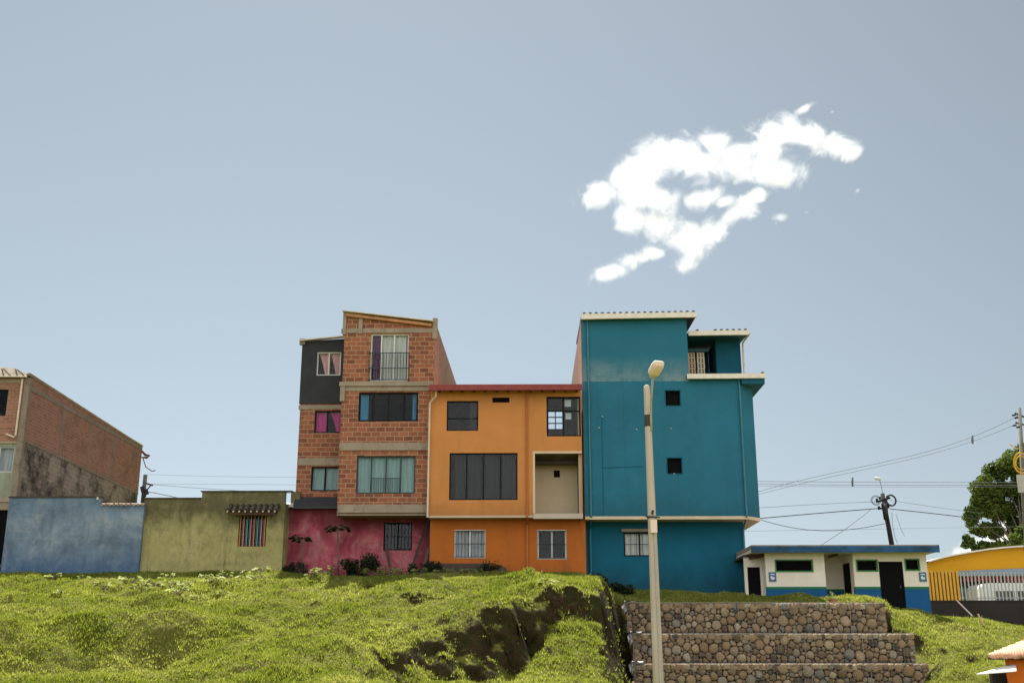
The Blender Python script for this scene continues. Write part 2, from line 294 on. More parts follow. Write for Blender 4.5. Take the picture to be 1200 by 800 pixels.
# ---------------------------------------------------------------- mesh building
ROOTLOC = {}
class MB:
    def __init__(s): s.v = []; s.f = []
    def add(s, vs, fs):
        o = len(s.v); s.v += [tuple(map(float, p)) for p in vs]; s.f += [tuple(i + o for i in f) for f in fs]; return s
    def box(s, x0, x1, y0, y1, z0, z1):
        x0, x1 = min(x0, x1), max(x0, x1); y0, y1 = min(y0, y1), max(y0, y1); z0, z1 = min(z0, z1), max(z0, z1)
        return s.add([(x0, y0, z0), (x1, y0, z0), (x1, y1, z0), (x0, y1, z0), (x0, y0, z1), (x1, y0, z1), (x1, y1, z1), (x0, y1, z1)],
                     [(0, 3, 2, 1), (4, 5, 6, 7), (0, 1, 5, 4), (1, 2, 6, 5), (2, 3, 7, 6), (3, 0, 4, 7)])
    def prism_xz(s, pts, y0, y1):          # polygon in x,z extruded along y
        n = len(pts); vs = [(x, y0, z) for x, z in pts] + [(x, y1, z) for x, z in pts]
        return s.add(vs, [tuple(range(n)), tuple(range(2 * n - 1, n - 1, -1))] + [(i, i + n, (i + 1) % n + n, (i + 1) % n) for i in range(n)])
    def prism_yz(s, pts, x0, x1):
        n = len(pts); vs = [(x0, y, z) for y, z in pts] + [(x1, y, z) for y, z in pts]
        return s.add(vs, [tuple(range(n)), tuple(range(2 * n - 1, n - 1, -1))] + [(i, i + n, (i + 1) % n + n, (i + 1) % n) for i in range(n)])
    def prism_xy(s, pts, z0, z1):
        n = len(pts); vs = [(x, y, z0) for x, y in pts] + [(x, y, z1) for x, y in pts]
        return s.add(vs, [tuple(range(n)), tuple(range(2 * n - 1, n - 1, -1))] + [(i, i + n, (i + 1) % n + n, (i + 1) % n) for i in range(n)])
    def beam(s, a, b, w, h):               # rectangular bar between two points
        a = np.array(a, float); b = np.array(b, float); d = b - a; d /= np.linalg.norm(d)
        up = np.array([0, 0, 1.0]) if abs(d[2]) < .95 else np.array([0, 1.0, 0])
        r = np.cross(d, up); r /= np.linalg.norm(r); u = np.cross(r, d)
        vs = [p + r * sx * w / 2 + u * sz * h / 2 for p in (a, b) for sx, sz in ((-1, -1), (1, -1), (1, 1), (-1, 1))]
        return s.add(vs, [(0, 1, 2, 3), (7, 6, 5, 4), (0, 4, 5, 1), (1, 5, 6, 2), (2, 6, 7, 3), (3, 7, 4, 0)])
    def tube(s, pts, r, n=8, cap=True):
        P = [np.array(p, float) for p in pts]; rs = r if hasattr(r, '__len__') else [r] * len(P)
        vs = []; fs = []; pu = None
        for i, p in enumerate(P):
            d = P[min(i + 1, len(P) - 1)] - P[max(i - 1, 0)]; d /= (np.linalg.norm(d) + 1e-9)
            if pu is None:
                pu = np.array([0, 0, 1.0]) if abs(d[2]) < .9 else np.array([1.0, 0, 0])
            a = np.cross(d, pu); a /= (np.linalg.norm(a) + 1e-9); b = np.cross(a, d); pu = b
            for k in range(n):
                t = 2 * math.pi * k / n; vs.append(p + (a * math.cos(t) + b * math.sin(t)) * rs[i])
        for i in range(len(P) - 1):
            for k in range(n):
                fs.append((i * n + k, i * n + (k + 1) % n, (i + 1) * n + (k + 1) % n, (i + 1) * n + k))
        if cap: fs += [tuple(range(n - 1, -1, -1)), tuple(range((len(P) - 1) * n, len(P) * n))]
        return s.add(vs, fs)
    def wall(s, x0, x1, z0, z1, y, t, holes=()):      # wall in the XZ plane with real openings
        holes = [h for h in holes]
        xs = sorted({round(v, 4) for v in [x0, x1] + [max(x0, min(x1, q)) for h in holes for q in h[:2]]})
        zs = sorted({round(v, 4) for v in [z0, z1] + [max(z0, min(z1, q)) for h in holes for q in h[2:]]})
        nx, nz = len(xs) - 1, len(zs) - 1
        def solid(i, j):
            if i < 0 or j < 0 or i >= nx or j >= nz: return False
            cx = (xs[i] + xs[i + 1]) / 2; cz = (zs[j] + zs[j + 1]) / 2
            return not any(h[0] < cx < h[1] and h[2] < cz < h[3] for h in holes)
        idx = {}; vs = []; fs = []
        def V(i, j, k):
            if (i, j, k) not in idx: idx[(i, j, k)] = len(vs); vs.append((xs[i], y + t * k, zs[j]))
            return idx[(i, j, k)]
        for i in range(nx):
            for j in range(nz):
                if not solid(i, j): continue
                fs.append((V(i, j, 0), V(i + 1, j, 0), V(i + 1, j + 1, 0), V(i, j + 1, 0)))
                fs.append((V(i, j, 1), V(i, j + 1, 1), V(i + 1, j + 1, 1), V(i + 1, j, 1)))
                if not solid(i - 1, j): fs.append((V(i, j, 0), V(i, j + 1, 0), V(i, j + 1, 1), V(i, j, 1)))
                if not solid(i + 1, j): fs.append((V(i + 1, j, 0), V(i + 1, j, 1), V(i + 1, j + 1, 1), V(i + 1, j + 1, 0)))
                if not solid(i, j - 1): fs.append((V(i, j, 0), V(i, j, 1), V(i + 1, j, 1), V(i + 1, j, 0)))
                if not solid(i, j + 1): fs.append((V(i, j + 1, 0), V(i + 1, j + 1, 0), V(i + 1, j + 1, 1), V(i, j + 1, 1)))
        return s.add(vs, fs)
    def build(s, name, mat, parent=None, smooth=False, kind=None, label=None, loc=None):
        me = bpy.data.meshes.new(name)
        base = np.array(ROOTLOC.get(parent.name if parent else None, (0, 0, 0)) if loc is None else loc, float)
        me.from_pydata([tuple(np.array(p) - base) for p in s.v], [], s.f)
        me.materials.append(mat)
        if smooth: me.polygons.foreach_set('use_smooth', [True] * len(me.polygons))
        o = bpy.data.objects.new(name, me); COL.objects.link(o)
        if parent is not None:
            o.parent = parent; ROOTLOC[o.name] = tuple(base)
        elif loc is not None: o.location = loc; ROOTLOC[o.name] = tuple(base)
        if kind: o['kind'] = kind
        if label: o['label'] = label
        return o
def npmesh(name, V, F, mat, parent=None, kind=None, loc=None, smooth=False):
    """V (n,3) array, F (m,k) array, one polygon size"""
    base = np.array(ROOTLOC.get(parent.name, (0, 0, 0)) if parent is not None else (loc or (0, 0, 0)), float)
    V = np.asarray(V, np.float32) - base.astype(np.float32); F = np.asarray(F, np.int32)
    me = bpy.data.meshes.new(name); k = F.shape[1]
    me.vertices.add(len(V)); me.vertices.foreach_set('co', V.ravel())
    me.loops.add(F.size); me.loops.foreach_set('vertex_index', F.ravel())
    me.polygons.add(len(F)); me.polygons.foreach_set('loop_start', np.arange(0, F.size, k, dtype=np.int32))
    me.update(calc_edges=True); me.materials.append(mat)
    if smooth: me.polygons.foreach_set('use_smooth', np.ones(len(F), bool))
    o = bpy.data.objects.new(name, me); COL.objects.link(o)
    if parent is not None: o.parent = parent; ROOTLOC[o.name] = tuple(base)
    elif loc is not None: o.location = loc
    if kind: o['kind'] = kind
    return o
def thing(name, loc, label, cat, group=None):
    o = bpy.data.objects.new(name, None); COL.objects.link(o); o.empty_display_size = .3
    o.location = [float(v) for v in loc]; o['label'] = label; o['category'] = cat
    if group: o['group'] = group
    ROOTLOC[o.name] = tuple(float(v) for v in loc); return o
def tag(o, label, cat, group=None):
    o['label'] = label; o['category'] = cat
    if group: o['group'] = group
    return o
def dup(o, loc, rz, scale, label=None, parent=None):
    c = o.copy(); COL.objects.link(c)
    if parent is None:
        c.location = [float(v) for v in loc]; c.rotation_euler = (0, 0, rz); c.scale = (scale,) * 3
        if label: c['label'] = label
    else: c.parent = parent
    for ch in list(o.children): dup(ch, None, 0, 1, parent=c)
    return c

def window(root, r, y, frame, glass, mull=1, hm=(), fw=.05, curtains=(), bars=0, bar_mat=None, depth=.07, inset=.07, name='window', label=None, skew=0):
    """real frame, pane and curtains set in a wall opening r = x0,x1,z0,z1 whose face is at y"""
    x0, x1, z0, z1 = r; yf = y + inset; m = MB()
    m.box(x0, x0 + fw, yf, yf + depth, z0, z1); m.box(x1 - fw, x1, yf, yf + depth, z0, z1)
    m.box(x0 + fw, x1 - fw, yf, yf + depth, z0, z0 + fw); m.box(x0 + fw, x1 - fw, yf, yf + depth, z1 - fw, z1)
    xs = [x0 + (x1 - x0) * k / (mull + 1) for k in range(1, mull + 1)] if isinstance(mull, int) else [x0 + (x1 - x0) * k for k in mull]
    for x in xs: m.box(x - fw * .5, x + fw * .5, yf + .002, yf + depth - .002, z0 + fw, z1 - fw)
    for k in hm:
        z = z0 + (z1 - z0) * k; m.box(x0 + fw, x1 - fw, yf + .005, yf + depth - .005, z - fw * .35, z + fw * .35)
    w = m.build(name, frame, root, label=label)
    p = MB().box(x0 + fw * .6, x1 - fw * .6, yf + depth * .5 - .004, yf + depth * .5 + .004, z0 + fw * .6, z1 - fw * .6).build('pane', glass, w)
    for (a, b, mt, *rest) in curtains:
        top = rest[0] if rest else 0; cm = MB(); n = max(12, int((b - a) * (x1 - x0) / .03)); rows = 5
        vs = []; ph = random.random() * 6; wl = random.uniform(15, 22)
        for j in range(rows):
            v = j / (rows - 1)
            for i in range(n + 1):
                u = i / n; X = x0 + (x1 - x0) * (a + (b - a) * u)
                if top:                       # tied-back curtain: narrows towards the bottom on one side
                    c0 = a if top < 0 else b; s_ = 1 - abs(top) * (v ** .8); X = x0 + (x1 - x0) * (c0 + (a + (b - a) * u - c0) * s_)
                vs.append((X, yf + depth + .08 + .03 * math.sin(X * wl + ph + .4 * math.sin(5 * v)), z1 - fw * .3 - (z1 - z0 - fw) * v))
        fs = [(j * (n + 1) + i, j * (n + 1) + i + 1, (j + 1) * (n + 1) + i + 1, (j + 1) * (n + 1) + i) for j in range(rows - 1) for i in range(n)]
        cm.add(vs, fs).build('curtain', mt, w, smooth=True)
    if bars:
        g = MB(); n = bars
        for k in range(n + 1):
            x = x0 + .03 + (x1 - x0 - .06) * k / n; g.tube([(x, yf - .035, z0 + .02), (x, yf - .035, z1 - .02)], .009, 6)
        for q in (.04, .5, .96): g.box(x0 + .01, x1 - .01, yf - .042, yf - .028, z0 + (z1 - z0) * q - .012, z0 + (z1 - z0) * q + .012)
        g.build('security_bars', bar_mat or M['black_metal'], w)
    return w
# ---------------------------------------------------------------- terrain
def vnoise(x, y, seed=0):
    xi = np.floor(x).astype(np.int64); yi = np.floor(y).astype(np.int64); fx = x - xi; fy = y - yi
    def h(a, b):
        n = (a * 374761393 + b * 668265263 + seed * 1442695041) & 0x7fffffff
        n = ((n ^ (n >> 13)) * 1274126177) & 0x7fffffff
        return ((n ^ (n >> 16)) & 0xffff) / 65535.0
    sx_ = fx * fx * (3 - 2 * fx); sy_ = fy * fy * (3 - 2 * fy)
    return (h(xi, yi) * (1 - sx_) + h(xi + 1, yi) * sx_) * (1 - sy_) + (h(xi, yi + 1) * (1 - sx_) + h(xi + 1, yi + 1) * sx_) * sy_
COLS = {   # photo column: (distance, photo row) of the hillside profile
    -200: [(26, 832), (30, 800), (33, 775), (34.6, 742), (38, 718), (42, 699), (46, 682), (48.2, 676.5), (50.4, 669.5)],
    0:   [(26, 834), (30, 802), (33.6, 774), (34.8, 740), (38, 718), (42, 698), (46, 682), (48.2, 676.5), (50.4, 669.5)],
    100: [(26, 836), (30, 806), (34.6, 782), (36.2, 730), (39, 711), (43, 693), (46, 682), (48.2, 676.5), (50.4, 669.5)],
    190: [(26, 838), (30, 808), (35.2, 778), (36.6, 726), (39.5, 708), (43, 694), (46.3, 681), (48.2, 676), (50.4, 669.5)],
    250: [(26, 838), (30, 803), (35.2, 760), (37.2, 722), (40, 704), (43, 691), (46.3, 680), (48.2, 675.5), (50.4, 669.5)],
    320: [(26, 836), (30, 798), (33.5, 765), (36, 735), (38.6, 709), (41, 692), (44.5, 682), (47.8, 674), (50.4, 669.5)],
    375: [(26, 836), (30, 800), (33.5, 768), (36, 738), (39, 708), (42, 689), (44.3, 676), (47, 681), (50.4, 678)],
    400: [(26, 836), (30, 800), (33.5, 768), (36, 738), (39, 708), (42, 689), (43.8, 682), (46, 681), (50.4, 676)],
    425: [(26, 838), (30, 806), (33.3, 780), (35.6, 746), (39.2, 706), (42, 689), (43.8, 682), (46, 681), (50.4, 676)],
    440: [(26, 842), (30, 812), (33, 795), (34.4, 768), (36.5, 738), (39.5, 705), (42, 688), (44.6, 674.5), (47, 681), (50.4, 680)],
    470: [(26, 842), (31, 815), (34.6, 806), (35.3, 757), (37, 732), (39.5, 702), (42, 685), (44.8, 672.5), (47, 678), (50.4, 677)],
    515: [(26, 842), (31, 818), (35.2, 806), (36.0, 742), (37.5, 722), (39.5, 700), (42, 683), (44.8, 671.5), (47, 677), (50.4, 676)],
    555: [(26, 842), (31, 818), (35.9, 806), (36.7, 725), (38, 708), (39.8, 694), (42, 682), (44.8, 671.5), (47, 677), (50.4, 676)],
    600: [(26, 842), (31, 818), (36.6, 804), (37.4, 721), (38.6, 704), (40, 690), (42, 680), (44.8, 671.5), (47, 677), (50.4, 676)],
    622: [(26, 842), (31, 815), (36.3, 794), (38.0, 775), (38.6, 716), (39.6, 694), (42, 679), (44.8, 671.5), (47, 677), (50.4, 676)],
    645: [(26, 842), (31, 812), (35, 797), (37.6, 752), (38.8, 735), (39.3, 690), (42, 680), (44.8, 672.5), (47, 679), (50.4, 678)],
    675: [(26, 842), (31, 812), (35, 794), (37.8, 745), (39.2, 730), (39.7, 692), (42, 681), (44.8, 673.5), (47, 680), (50.4, 680)],
    704: [(26, 842), (31, 815), (35.5, 796), (38.4, 752), (39.7, 732), (40.2, 694), (42, 683), (44, 678), (47, 685), (50.4, 685)],
    716: [(26, 842), (31, 820), (35.5, 806), (39.2, 780), (40.4, 762), (42.2, 722), (45, 697), (48, 692), (51, 690)],
    732: [(26, 845), (33, 832), (38, 822), (42.4, 792), (44.5, 708), (47, 698), (51, 691)],
    742: [(26, 845), (33, 836), (39.9, 828), (42.6, 810), (43.2, 707), (46, 698), (51, 691)],
    800: [(26, 845), (33, 836), (39.9, 828), (42.6, 810), (43.2, 707), (46, 699), (51, 692)],
    940: [(26, 845), (33, 836), (39.9, 828), (42.6, 810), (43.2, 708), (46, 702), (48, 701)],
    1036: [(26, 845), (33, 836), (39.9, 828), (42.6, 810), (43.2, 712), (46, 712), (48, 710)],
    1046: [(26, 845), (33, 834), (38.8, 826), (40.6, 806), (41.9, 760), (42.6, 738), (44.5, 722), (48, 713)],
    1082: [(26, 845), (33, 830), (38.6, 812), (40.9, 782), (42.5, 752), (44.5, 733), (48, 716), (57, 722)],
    1100: [(26, 845), (33, 826), (37, 800), (41, 772), (44.5, 742), (48, 722), (57, 724)],
    1150: [(26, 842), (33, 818), (37, 796), (41, 770), (44.5, 745), (48, 729), (52, 726), (57, 728)],
    1200: [(26, 838), (32, 812), (37, 792), (41, 770), (45, 752), (49, 741), (53, 737), (57, 735)],
    1400: [(26, 838), (32, 812), (37, 794), (41, 774), (45, 760), (49, 752), (53, 748), (57, 746)],
}
YG = np.linspace(20, 62, 841)
CAZ = []; CZ = []
for px, prof in sorted(COLS.items()):
    ys = [20, 23.5] + [p[0] for p in prof]; zs = [0.0, 0.12] + [at(px, p[1], p[0])[2] for p in prof]
    CAZ.append(at(px, 730, 40)[0] / 40); CZ.append(np.interp(YG, ys, zs))
CAZ = np.array(CAZ); CZ = np.array(CZ)
def gz(x, y, bumps=True):
    x = np.asarray(x, float); y = np.asarray(y, float)
    yc = np.clip(y, 20, 62); az = np.clip(x / yc, CAZ[0], CAZ[-1])
    wob = (vnoise(x * .9, y * .9, 5) - .5) * .9 + (vnoise(x * 2.7, y * 2.7, 6) - .5) * .35      # ragged edges of the cut bank
    inb = (az > -.16) & (az < .085)
    ci = np.clip(np.searchsorted(CAZ, az) - 1, 0, len(CAZ) - 2); f = (az - CAZ[ci]) / (CAZ[ci + 1] - CAZ[ci])
    yy = np.where(inb & (yc < 45), yc + wob * .8 * np.clip((45 - yc) / 4, 0, 1), yc)
    yi = np.clip((yy - 20) / 42 * 840, 0, 839.999); y0 = yi.astype(int); fy = yi - y0
    z = (CZ[ci, y0] * (1 - fy) + CZ[ci, y0 + 1] * fy) * (1 - f) + (CZ[ci + 1, y0] * (1 - fy) + CZ[ci + 1, y0 + 1] * fy) * f
    if bumps:
        a = np.clip((49.6 - y) / 3, .12, 1) * np.clip((y - 22) / 4, 0, 1)
        gab = (az > CAZ[-10] ) & (az < .31) & (y > 38) & (y < 44); a = np.where(gab, .15, a); a = a * np.where((az > -.175) & (az < .06) & (y > 42.5), .35, 1)
        n = (vnoise(x * .45, y * .6, 1) - .5) * .50 + (vnoise(x * 1.2, y * 1.5, 2) - .5) * .30 + (vnoise(x * 3, y * 3.4, 3) - .5) * .17 + (vnoise(x * 7, y * 7, 4) - .5) * .07
        z = z + n * a
        hum = np.clip(vnoise(x * .55 + 7, y * .8, 8) - .62, 0, 1) * 1.5 * np.clip((43 - y) / 2, 0, 1) * np.clip((y - 25) / 4, 0, 1)
        z = z + np.where(gab, 0, hum * .35)
    return z
def grid_axis(lo, hi, step, far):
    core = list(np.arange(lo, hi + 1e-6, step)); s = step; a = []; p = hi
    while p < far: s *= 1.35; p += s; a.append(p)
    b = []; p = lo; s = step
    while p > -far: s *= 1.35; p -= s; b.append(p)
    return np.array(b[::-1] + core + a)
gx = grid_axis(-28, 30, .11, 3500); gy = grid_axis(24.5, 58, .13, 3500)
gy = np.unique(np.round(np.concatenate([gy[(gy < 34.4) | (gy > 42.6)], np.arange(34.4, 42.6, .055)]), 4))
GX, GY = np.meshgrid(gx, gy); GZ = gz(GX, GY)
nx_, ny_ = len(gx), len(gy)
sl_ = np.abs(np.gradient(GZ, gy, axis=0)); cl_ = np.clip((sl_ - 1.0) / 1.2, 0, 1) * ((GY > 33) & (GY < 44.5) & (np.abs(GX) < 12))
crumb = (vnoise(GX * 2.2 + 3, GZ * 2.8, 31) - .5) * .55 + (vnoise(GX * 6, GZ * 7.5, 32) - .5) * .26 + (vnoise(GX * 15, GZ * 17, 33) - .5) * .10
GY = GY + crumb * cl_ * .8; GX = GX + (vnoise(GX * 5 + 9, GZ * 6, 34) - .5) * .12 * cl_
V = np.stack([GX.ravel(), GY.ravel(), GZ.ravel()], 1)
I = np.arange(nx_ * ny_).reshape(ny_, nx_)
F = np.stack([I[:-1, :-1].ravel(), I[:-1, 1:].ravel(), I[1:, 1:].ravel(), I[1:, :-1].ravel()], 1)
ground = npmesh('ground', V, F, M['ground'], kind='structure', smooth=True)

# ---------------------------------------------------------------- generic house body: side walls, back wall, floors and roof slab
def shell(root, x0, x1, y0, y1, z0, z1, mat, floors=(), roof=True, t=.15, back_holes=(), left=True, right=True, name='wall'):
    m = MB()
    if left: m.box(x0, x0 + t, y0, y1, z0, z1)
    if right: m.box(x1 - t, x1, y0, y1, z0, z1)
    m.wall(x0 + t + .002, x1 - t - .002, z0, z1, y1 - t, t, back_holes)
    m.build(name, mat, root)
    f = MB()
    for z in floors: f.box(x0 + t + .004, x1 - t - .004, y0 + .004, y1 - t - .004, z - .1, z)
    if roof: f.box(x0 + t + .004, x1 - t - .004, y0 + .004, y1 - t - .004, z1 - .22, z1 - .1)
    if f.v: f.build('floor_slab', M['room'], root)

# ================================================================ brick house at the far left
YL = 50.6; X0 = XX(19, 577, YL); zb = 4.6
h = thing('brick_house', (X0 - 3, YL, zb), 'raw brick house at the left edge with a long grey-stained side wall and zinc roof', 'house')
pts_top = [atx(32, 441, X0), atx(167, 521, X0)]
yb = pts_top[1][1]
zmid0 = atx(29, 516, X0)[2]; zmid1 = atx(163, 578.5, X0)[2]; zt0 = ZZ(441, YL, 32); zt1 = pts_top[1][2]
zbd0 = atx(32, 453, X0)[2]; zbd1 = atx(167, 526, X0)[2]
MB().prism_yz([(YL + .2, zmid0), (yb, zmid1), (yb, zt1), (YL + .2, zt0)], X0 - .18, X0).build('side_wall', M['brick_far'], h)
MB().prism_yz([(YL + .2, zb), (yb, zb), (yb, zmid1 - .002), (YL + .2, zmid0 - .002)], X0 - .18, X0 - .01).build('side_wall', M['brick_grey'], h, label='grey stained lower side wall of unplastered block')
m = MB()
m.prism_yz([(YL + .2, zbd0 - .09), (yb, zbd1 - .09), (yb, zbd1 + .12), (YL + .2, zbd0 + .12)], X0 - .05, X0 + .02)
m.prism_yz([(YL + .2, zmid0 - .06), (yb, zmid1 - .06), (yb, zmid1 + .07), (YL + .2, zmid0 + .07)], X0 - .05, X0 + .016)
for px in (71, 105, 134):
    yy = atx(px, 520, X0)[1]; f_ = (yy - YL) / (yb - YL)
    m.box(X0 - .05, X0 + .012, yy - .10, yy + .10, zmid0 + (zmid1 - zmid0) * f_ + .08, zbd0 + (zbd1 - zbd0) * f_ - .1)
m.build('concrete_frame', M['concrete_far'], h)
MB().box(X0 - .24, X0 + .03, YL - .03, YL + .2, zb, zt0 - .05).build('corner_column', M['concrete_far'], h)
xl = X0 - 5.2; zf = ZZ(517, YL, 10); zg = ZZ(583, YL, 10); zwt = ZZ(440, YL, 10)
wr = (X0 - 2.2, XX(8.5, 470, YL), ZZ(487, YL, 5), ZZ(456, YL, 5))
m = MB(); m.wall(xl, X0 - .242, zf, zwt, YL, .18, [wr]); m.build('front_wall', M['brick_far'], h)
window(h, wr, YL, M['black_metal'], M['glass'], 1, curtains=[(0, .5, M['cur_dusk'])])
wr2 = (X0 - 2.4, XX(16, 535, YL), ZZ(553, YL, 8), ZZ(523, YL, 8))
m = MB(); m.wall(xl, X0 - .242, zg, zf - .1, YL, .18, [wr2]); m.build('front_wall', M['grey_green'], h, label='grey green plastered storey')
window(h, wr2, YL, M['alu'], M['glass'], 2, curtains=[(0, .98, M['cur_lace'])])
for pr, bk, za_, zb_ in ((.05, .2, zf - .098, zf - .002), (.035, .2, zg - .2, zg - .002), (.02, 0, zwt - .35, zwt - .15)): MB().box(xl, X0 - .242, YL - pr, YL + bk, za_, zb_).build('concrete_band', M['concrete'], h)
dr = (X0 - 3.3, XX(8, 630, YL), zb, zg - .55)
m = MB(); m.wall(xl, X0 - .242, zb, zg - .202, YL + .02, .18, [dr]); m.build('ground_floor_wall', M['concrete'], h)
dm = MB().box(dr[0] + .03, dr[1] - .03, YL + .12, YL + .16, zb, dr[3] - .03).build('door', M['black_void'], h); MB().tube([(dr[1] - .2, YL + .1, zb + 1), (dr[1] - .2, YL + .1, zb + 1.15)], .012).build('handle', M['alu'], dm)
shell(h, xl, X0 - .19, YL + .2, yb, zb, zt1, M['brick_far'], floors=(zg, zf), right=False, roof=False)
rf = MB()      # corrugated sheet roof following the side wall
nn = 60
for k in range(nn):
    a = xl - .3 + (X0 + .1 - xl + .3) * k / nn; b = xl - .3 + (X0 + .1 - xl + .3) * (k + 1) / nn
    za, zc = .03 * math.sin(k * 1.6), .03 * math.sin((k + 1) * 1.6)
    rf.add([(a, YL - .3, zt0 + .08 + za), (b, YL - .3, zt0 + .08 + zc), (b, yb, zt1 - .12 + zc), (a, yb, zt1 - .12 + za)], [(0, 1, 2, 3)])
rf.build('roof', M['zinc'], h)
yg_ = YL - .28; gp_ = [tuple(at(px, py, yg_)[[0, 2]]) for px, py in ((-70, 441), (31.5, 441.5), (31, 438), (18, 431.5), (0, 429.5), (-70, 424))]
MB().prism_xz(gp_, yg_, yg_ + .05).build('gable_sheet', M['zinc'], h)
for q in range(9):
    MB().beam(at(28 - q * 8, 440, yg_ - .03), at(20 - q * 8 + 6 * (q % 2), 432.5 - q * .3, yg_ - .03), .03, .03).build('roof_truss', M['wood_dark'], h)
xp = XX(22.5, 480, YL)
m = MB(); m.tube([(xp + .02, YL - .09, ZZ(442, YL)), (xp + .02, YL - .09, ZZ(509, YL)), (xp - .04, YL - .09, ZZ(511, YL)), (xp - .42, YL - .09, ZZ(507, YL))], .045, 10); m.build('drainpipe', M['pvc'], h)
m = MB(); a = atx(166, 528, X0); m.tube([a, a + (.25, 0, -.25), a + (.55, 0, -.3), a + (.35, 0, -.42), a + (0, 0, -.4)], [.06, .09, .04, .08, .03], 6)
m.tube([a + (.1, 0, -.4), a + (.35, 0, -1.0), a + (.75, 0, -1.25), a + (.95, 0, -1.2)], .03, 6); m.build('rusty_gutter_end', M['scrap'], h)

# ================================================================ blue and olive one-storey walls
YB = 50.0
bx0, bx1 = XX(6, 625, YB), XX(166, 625, YB); bz = ZZ(583, YB, 60); M['clay_tile_mixed'] = simple('mixed_tile', (.30, .22, .17), .85, var=.6, scale=7, bump=.3); xs_ = XX(118, 590, YB)
h = thing('blue_outbuilding', ((bx0 + bx1) / 2, YB, 4.6), 'low building with a blank worn blue wall in front of the left brick house', 'outbuilding')
m = MB(); m.box(bx0, xs_, YB, YB + .18, 4.6, bz); m.box(xs_ + .002, bx1, YB, YB + .18, 4.6, ZZ(591, YB, 140)); m.build('wall', M['blue'], h)
shell(h, bx0, bx1, YB + .182, YB + 11, 4.6, bz - .25, M['concrete'])
MB().box(bx0 - .03, xs_ + .03, YB - .04, YB + .25, bz + .002, bz + .07).build('coping', M['plank'], h)
m = MB(); nt = 11
for k in range(nt):
    x = xs_ + .1 + (bx1 - xs_ - .15) * k / (nt - 1); z = ZZ(590.5, YB, 140); d = .06 * math.sin(k * 2.1)
    m.tube([(x, YB - .12 + d, z - .03 + d * .3), (x + d * .6, YB + .3, z + .03), (x, YB + 1.3, z + .06 + d * .5)], .062, 8)
m.build('tile_coping', M['clay_tile_mixed'], h)
MB().tube([(xs_ - .15, YB - .03, bz - .1), (xs_ - .15, YB - .03, bz + .02)], .05, 8).build('spout', M['pvc'], h)

YV = 50.2
ox0, oxs, ox1 = XX(165.5, 630, YV), XX(236, 590, YV), XX(332, 630, YV); oz0, oz1 = ZZ(584, YV, 200), ZZ(576, YV, 290)
h = thing('olive_house', ((ox0 + ox1) / 2, YV, 4.6), 'low olive green plastered house with one small barred window under a tiled awning', 'house')
wr = rect(279.5, 604, 312, 640, YV)
m = MB(); m.box(ox0, oxs, YV, YV + .18, 4.6, oz0); m.wall(oxs + .002, ox1, 4.6, oz1, YV - .004, .18, [wr]); m.build('wall', M['olive'], h)
MB().box(ox1 + .002, XX(352, 585, 51.4), 51.3, 51.48, ZZ(600, 51.4), ZZ(576, 51.4, 340)).build('parapet', M['olive'], h)
shell(h, ox0, ox1, YV + .182, YV + 10, 4.6, oz0 - .2, M['olive'])
m = MB(); m.box(ox0 - .02, oxs - .02, YV - .05, YV + .25, oz0 + .002, oz0 + .045); m.box(oxs - .06, ox1 + .3, YV - .05, YV + .25, oz1 + .002, oz1 + .05); m.build('coping', M['tile_dirty'], h)
w = window(h, wr, YV, M['wood_dark'], M['glass_dark'], 0, fw=.045)
cols = ['bar_orange', 'bar_orange', 'pvc_teal', 'cur_pink', 'bar_orange', 'green_panel', 'cur_pink', 'bar_orange', 'bar_orange']
M['bar_teal'] = simple('bar_teal', (.04, .27, .25), .55); M['bar_pink'] = simple('bar_pink', (.50, .17, .16), .55); M['bar_rust'] = simple('bar_rust', (.48, .16, .045), .55)
for k, cn in enumerate(['bar_rust', 'bar_rust', 'bar_teal', 'bar_pink', 'bar_rust', 'bar_teal', 'bar_pink', 'bar_rust']):
    x = wr[0] + .07 + (wr[1] - wr[0] - .14) * k / 7
    MB().box(x - .021, x + .021, YV - .005, YV + .025, wr[2] + .01, wr[3] - .01).build('bar', M[cn], w)
m = MB()
for q in (.1, .9): MB().box(wr[0], wr[1], YV + .03, YV + .045, wr[2] + (wr[3] - wr[2]) * q - .03, wr[2] + (wr[3] - wr[2]) * q + .03).build('rail', M['rail_metal'], w)
ar = rect(266, 594, 324, 603, YV - .5)
m = MB(); nt = 9
for k in range(nt):
    x = ar[0] + .06 + (ar[1] - ar[0] - .1) * k / (nt - 1)
    m.tube([(x, YV - .62, ar[3] - .16), (x, YV - .3, ar[3] - .02), (x, YV + .0, ar[3] + .14)], [.115, .105, .095], 10)
aw = m.build('tile_awning', M['tile_dirty'], h, smooth=True)
for k in range(nt):
    x = ar[0] + .06 + (ar[1] - ar[0] - .1) * k / (nt - 1); MB().tube([(x - .01, YV - .632, ar[3] - .205), (x - .01, YV - .615, ar[3] - .2)], [.045, .045], 10).build('mortar_plug', M['concrete_pale'], aw)
m = MB(); m.box(ar[0] + .1, ar[1] - .05, YV - .56, YV - .48, ar[2] - .0, ar[2] + .14); m.box(ar[0] + .1, ar[1] - .05, YV - .48, YV - .005, ar[2] + .15, ar[2] + .2); m.build('awning_beam', M['wood_dark'], aw)

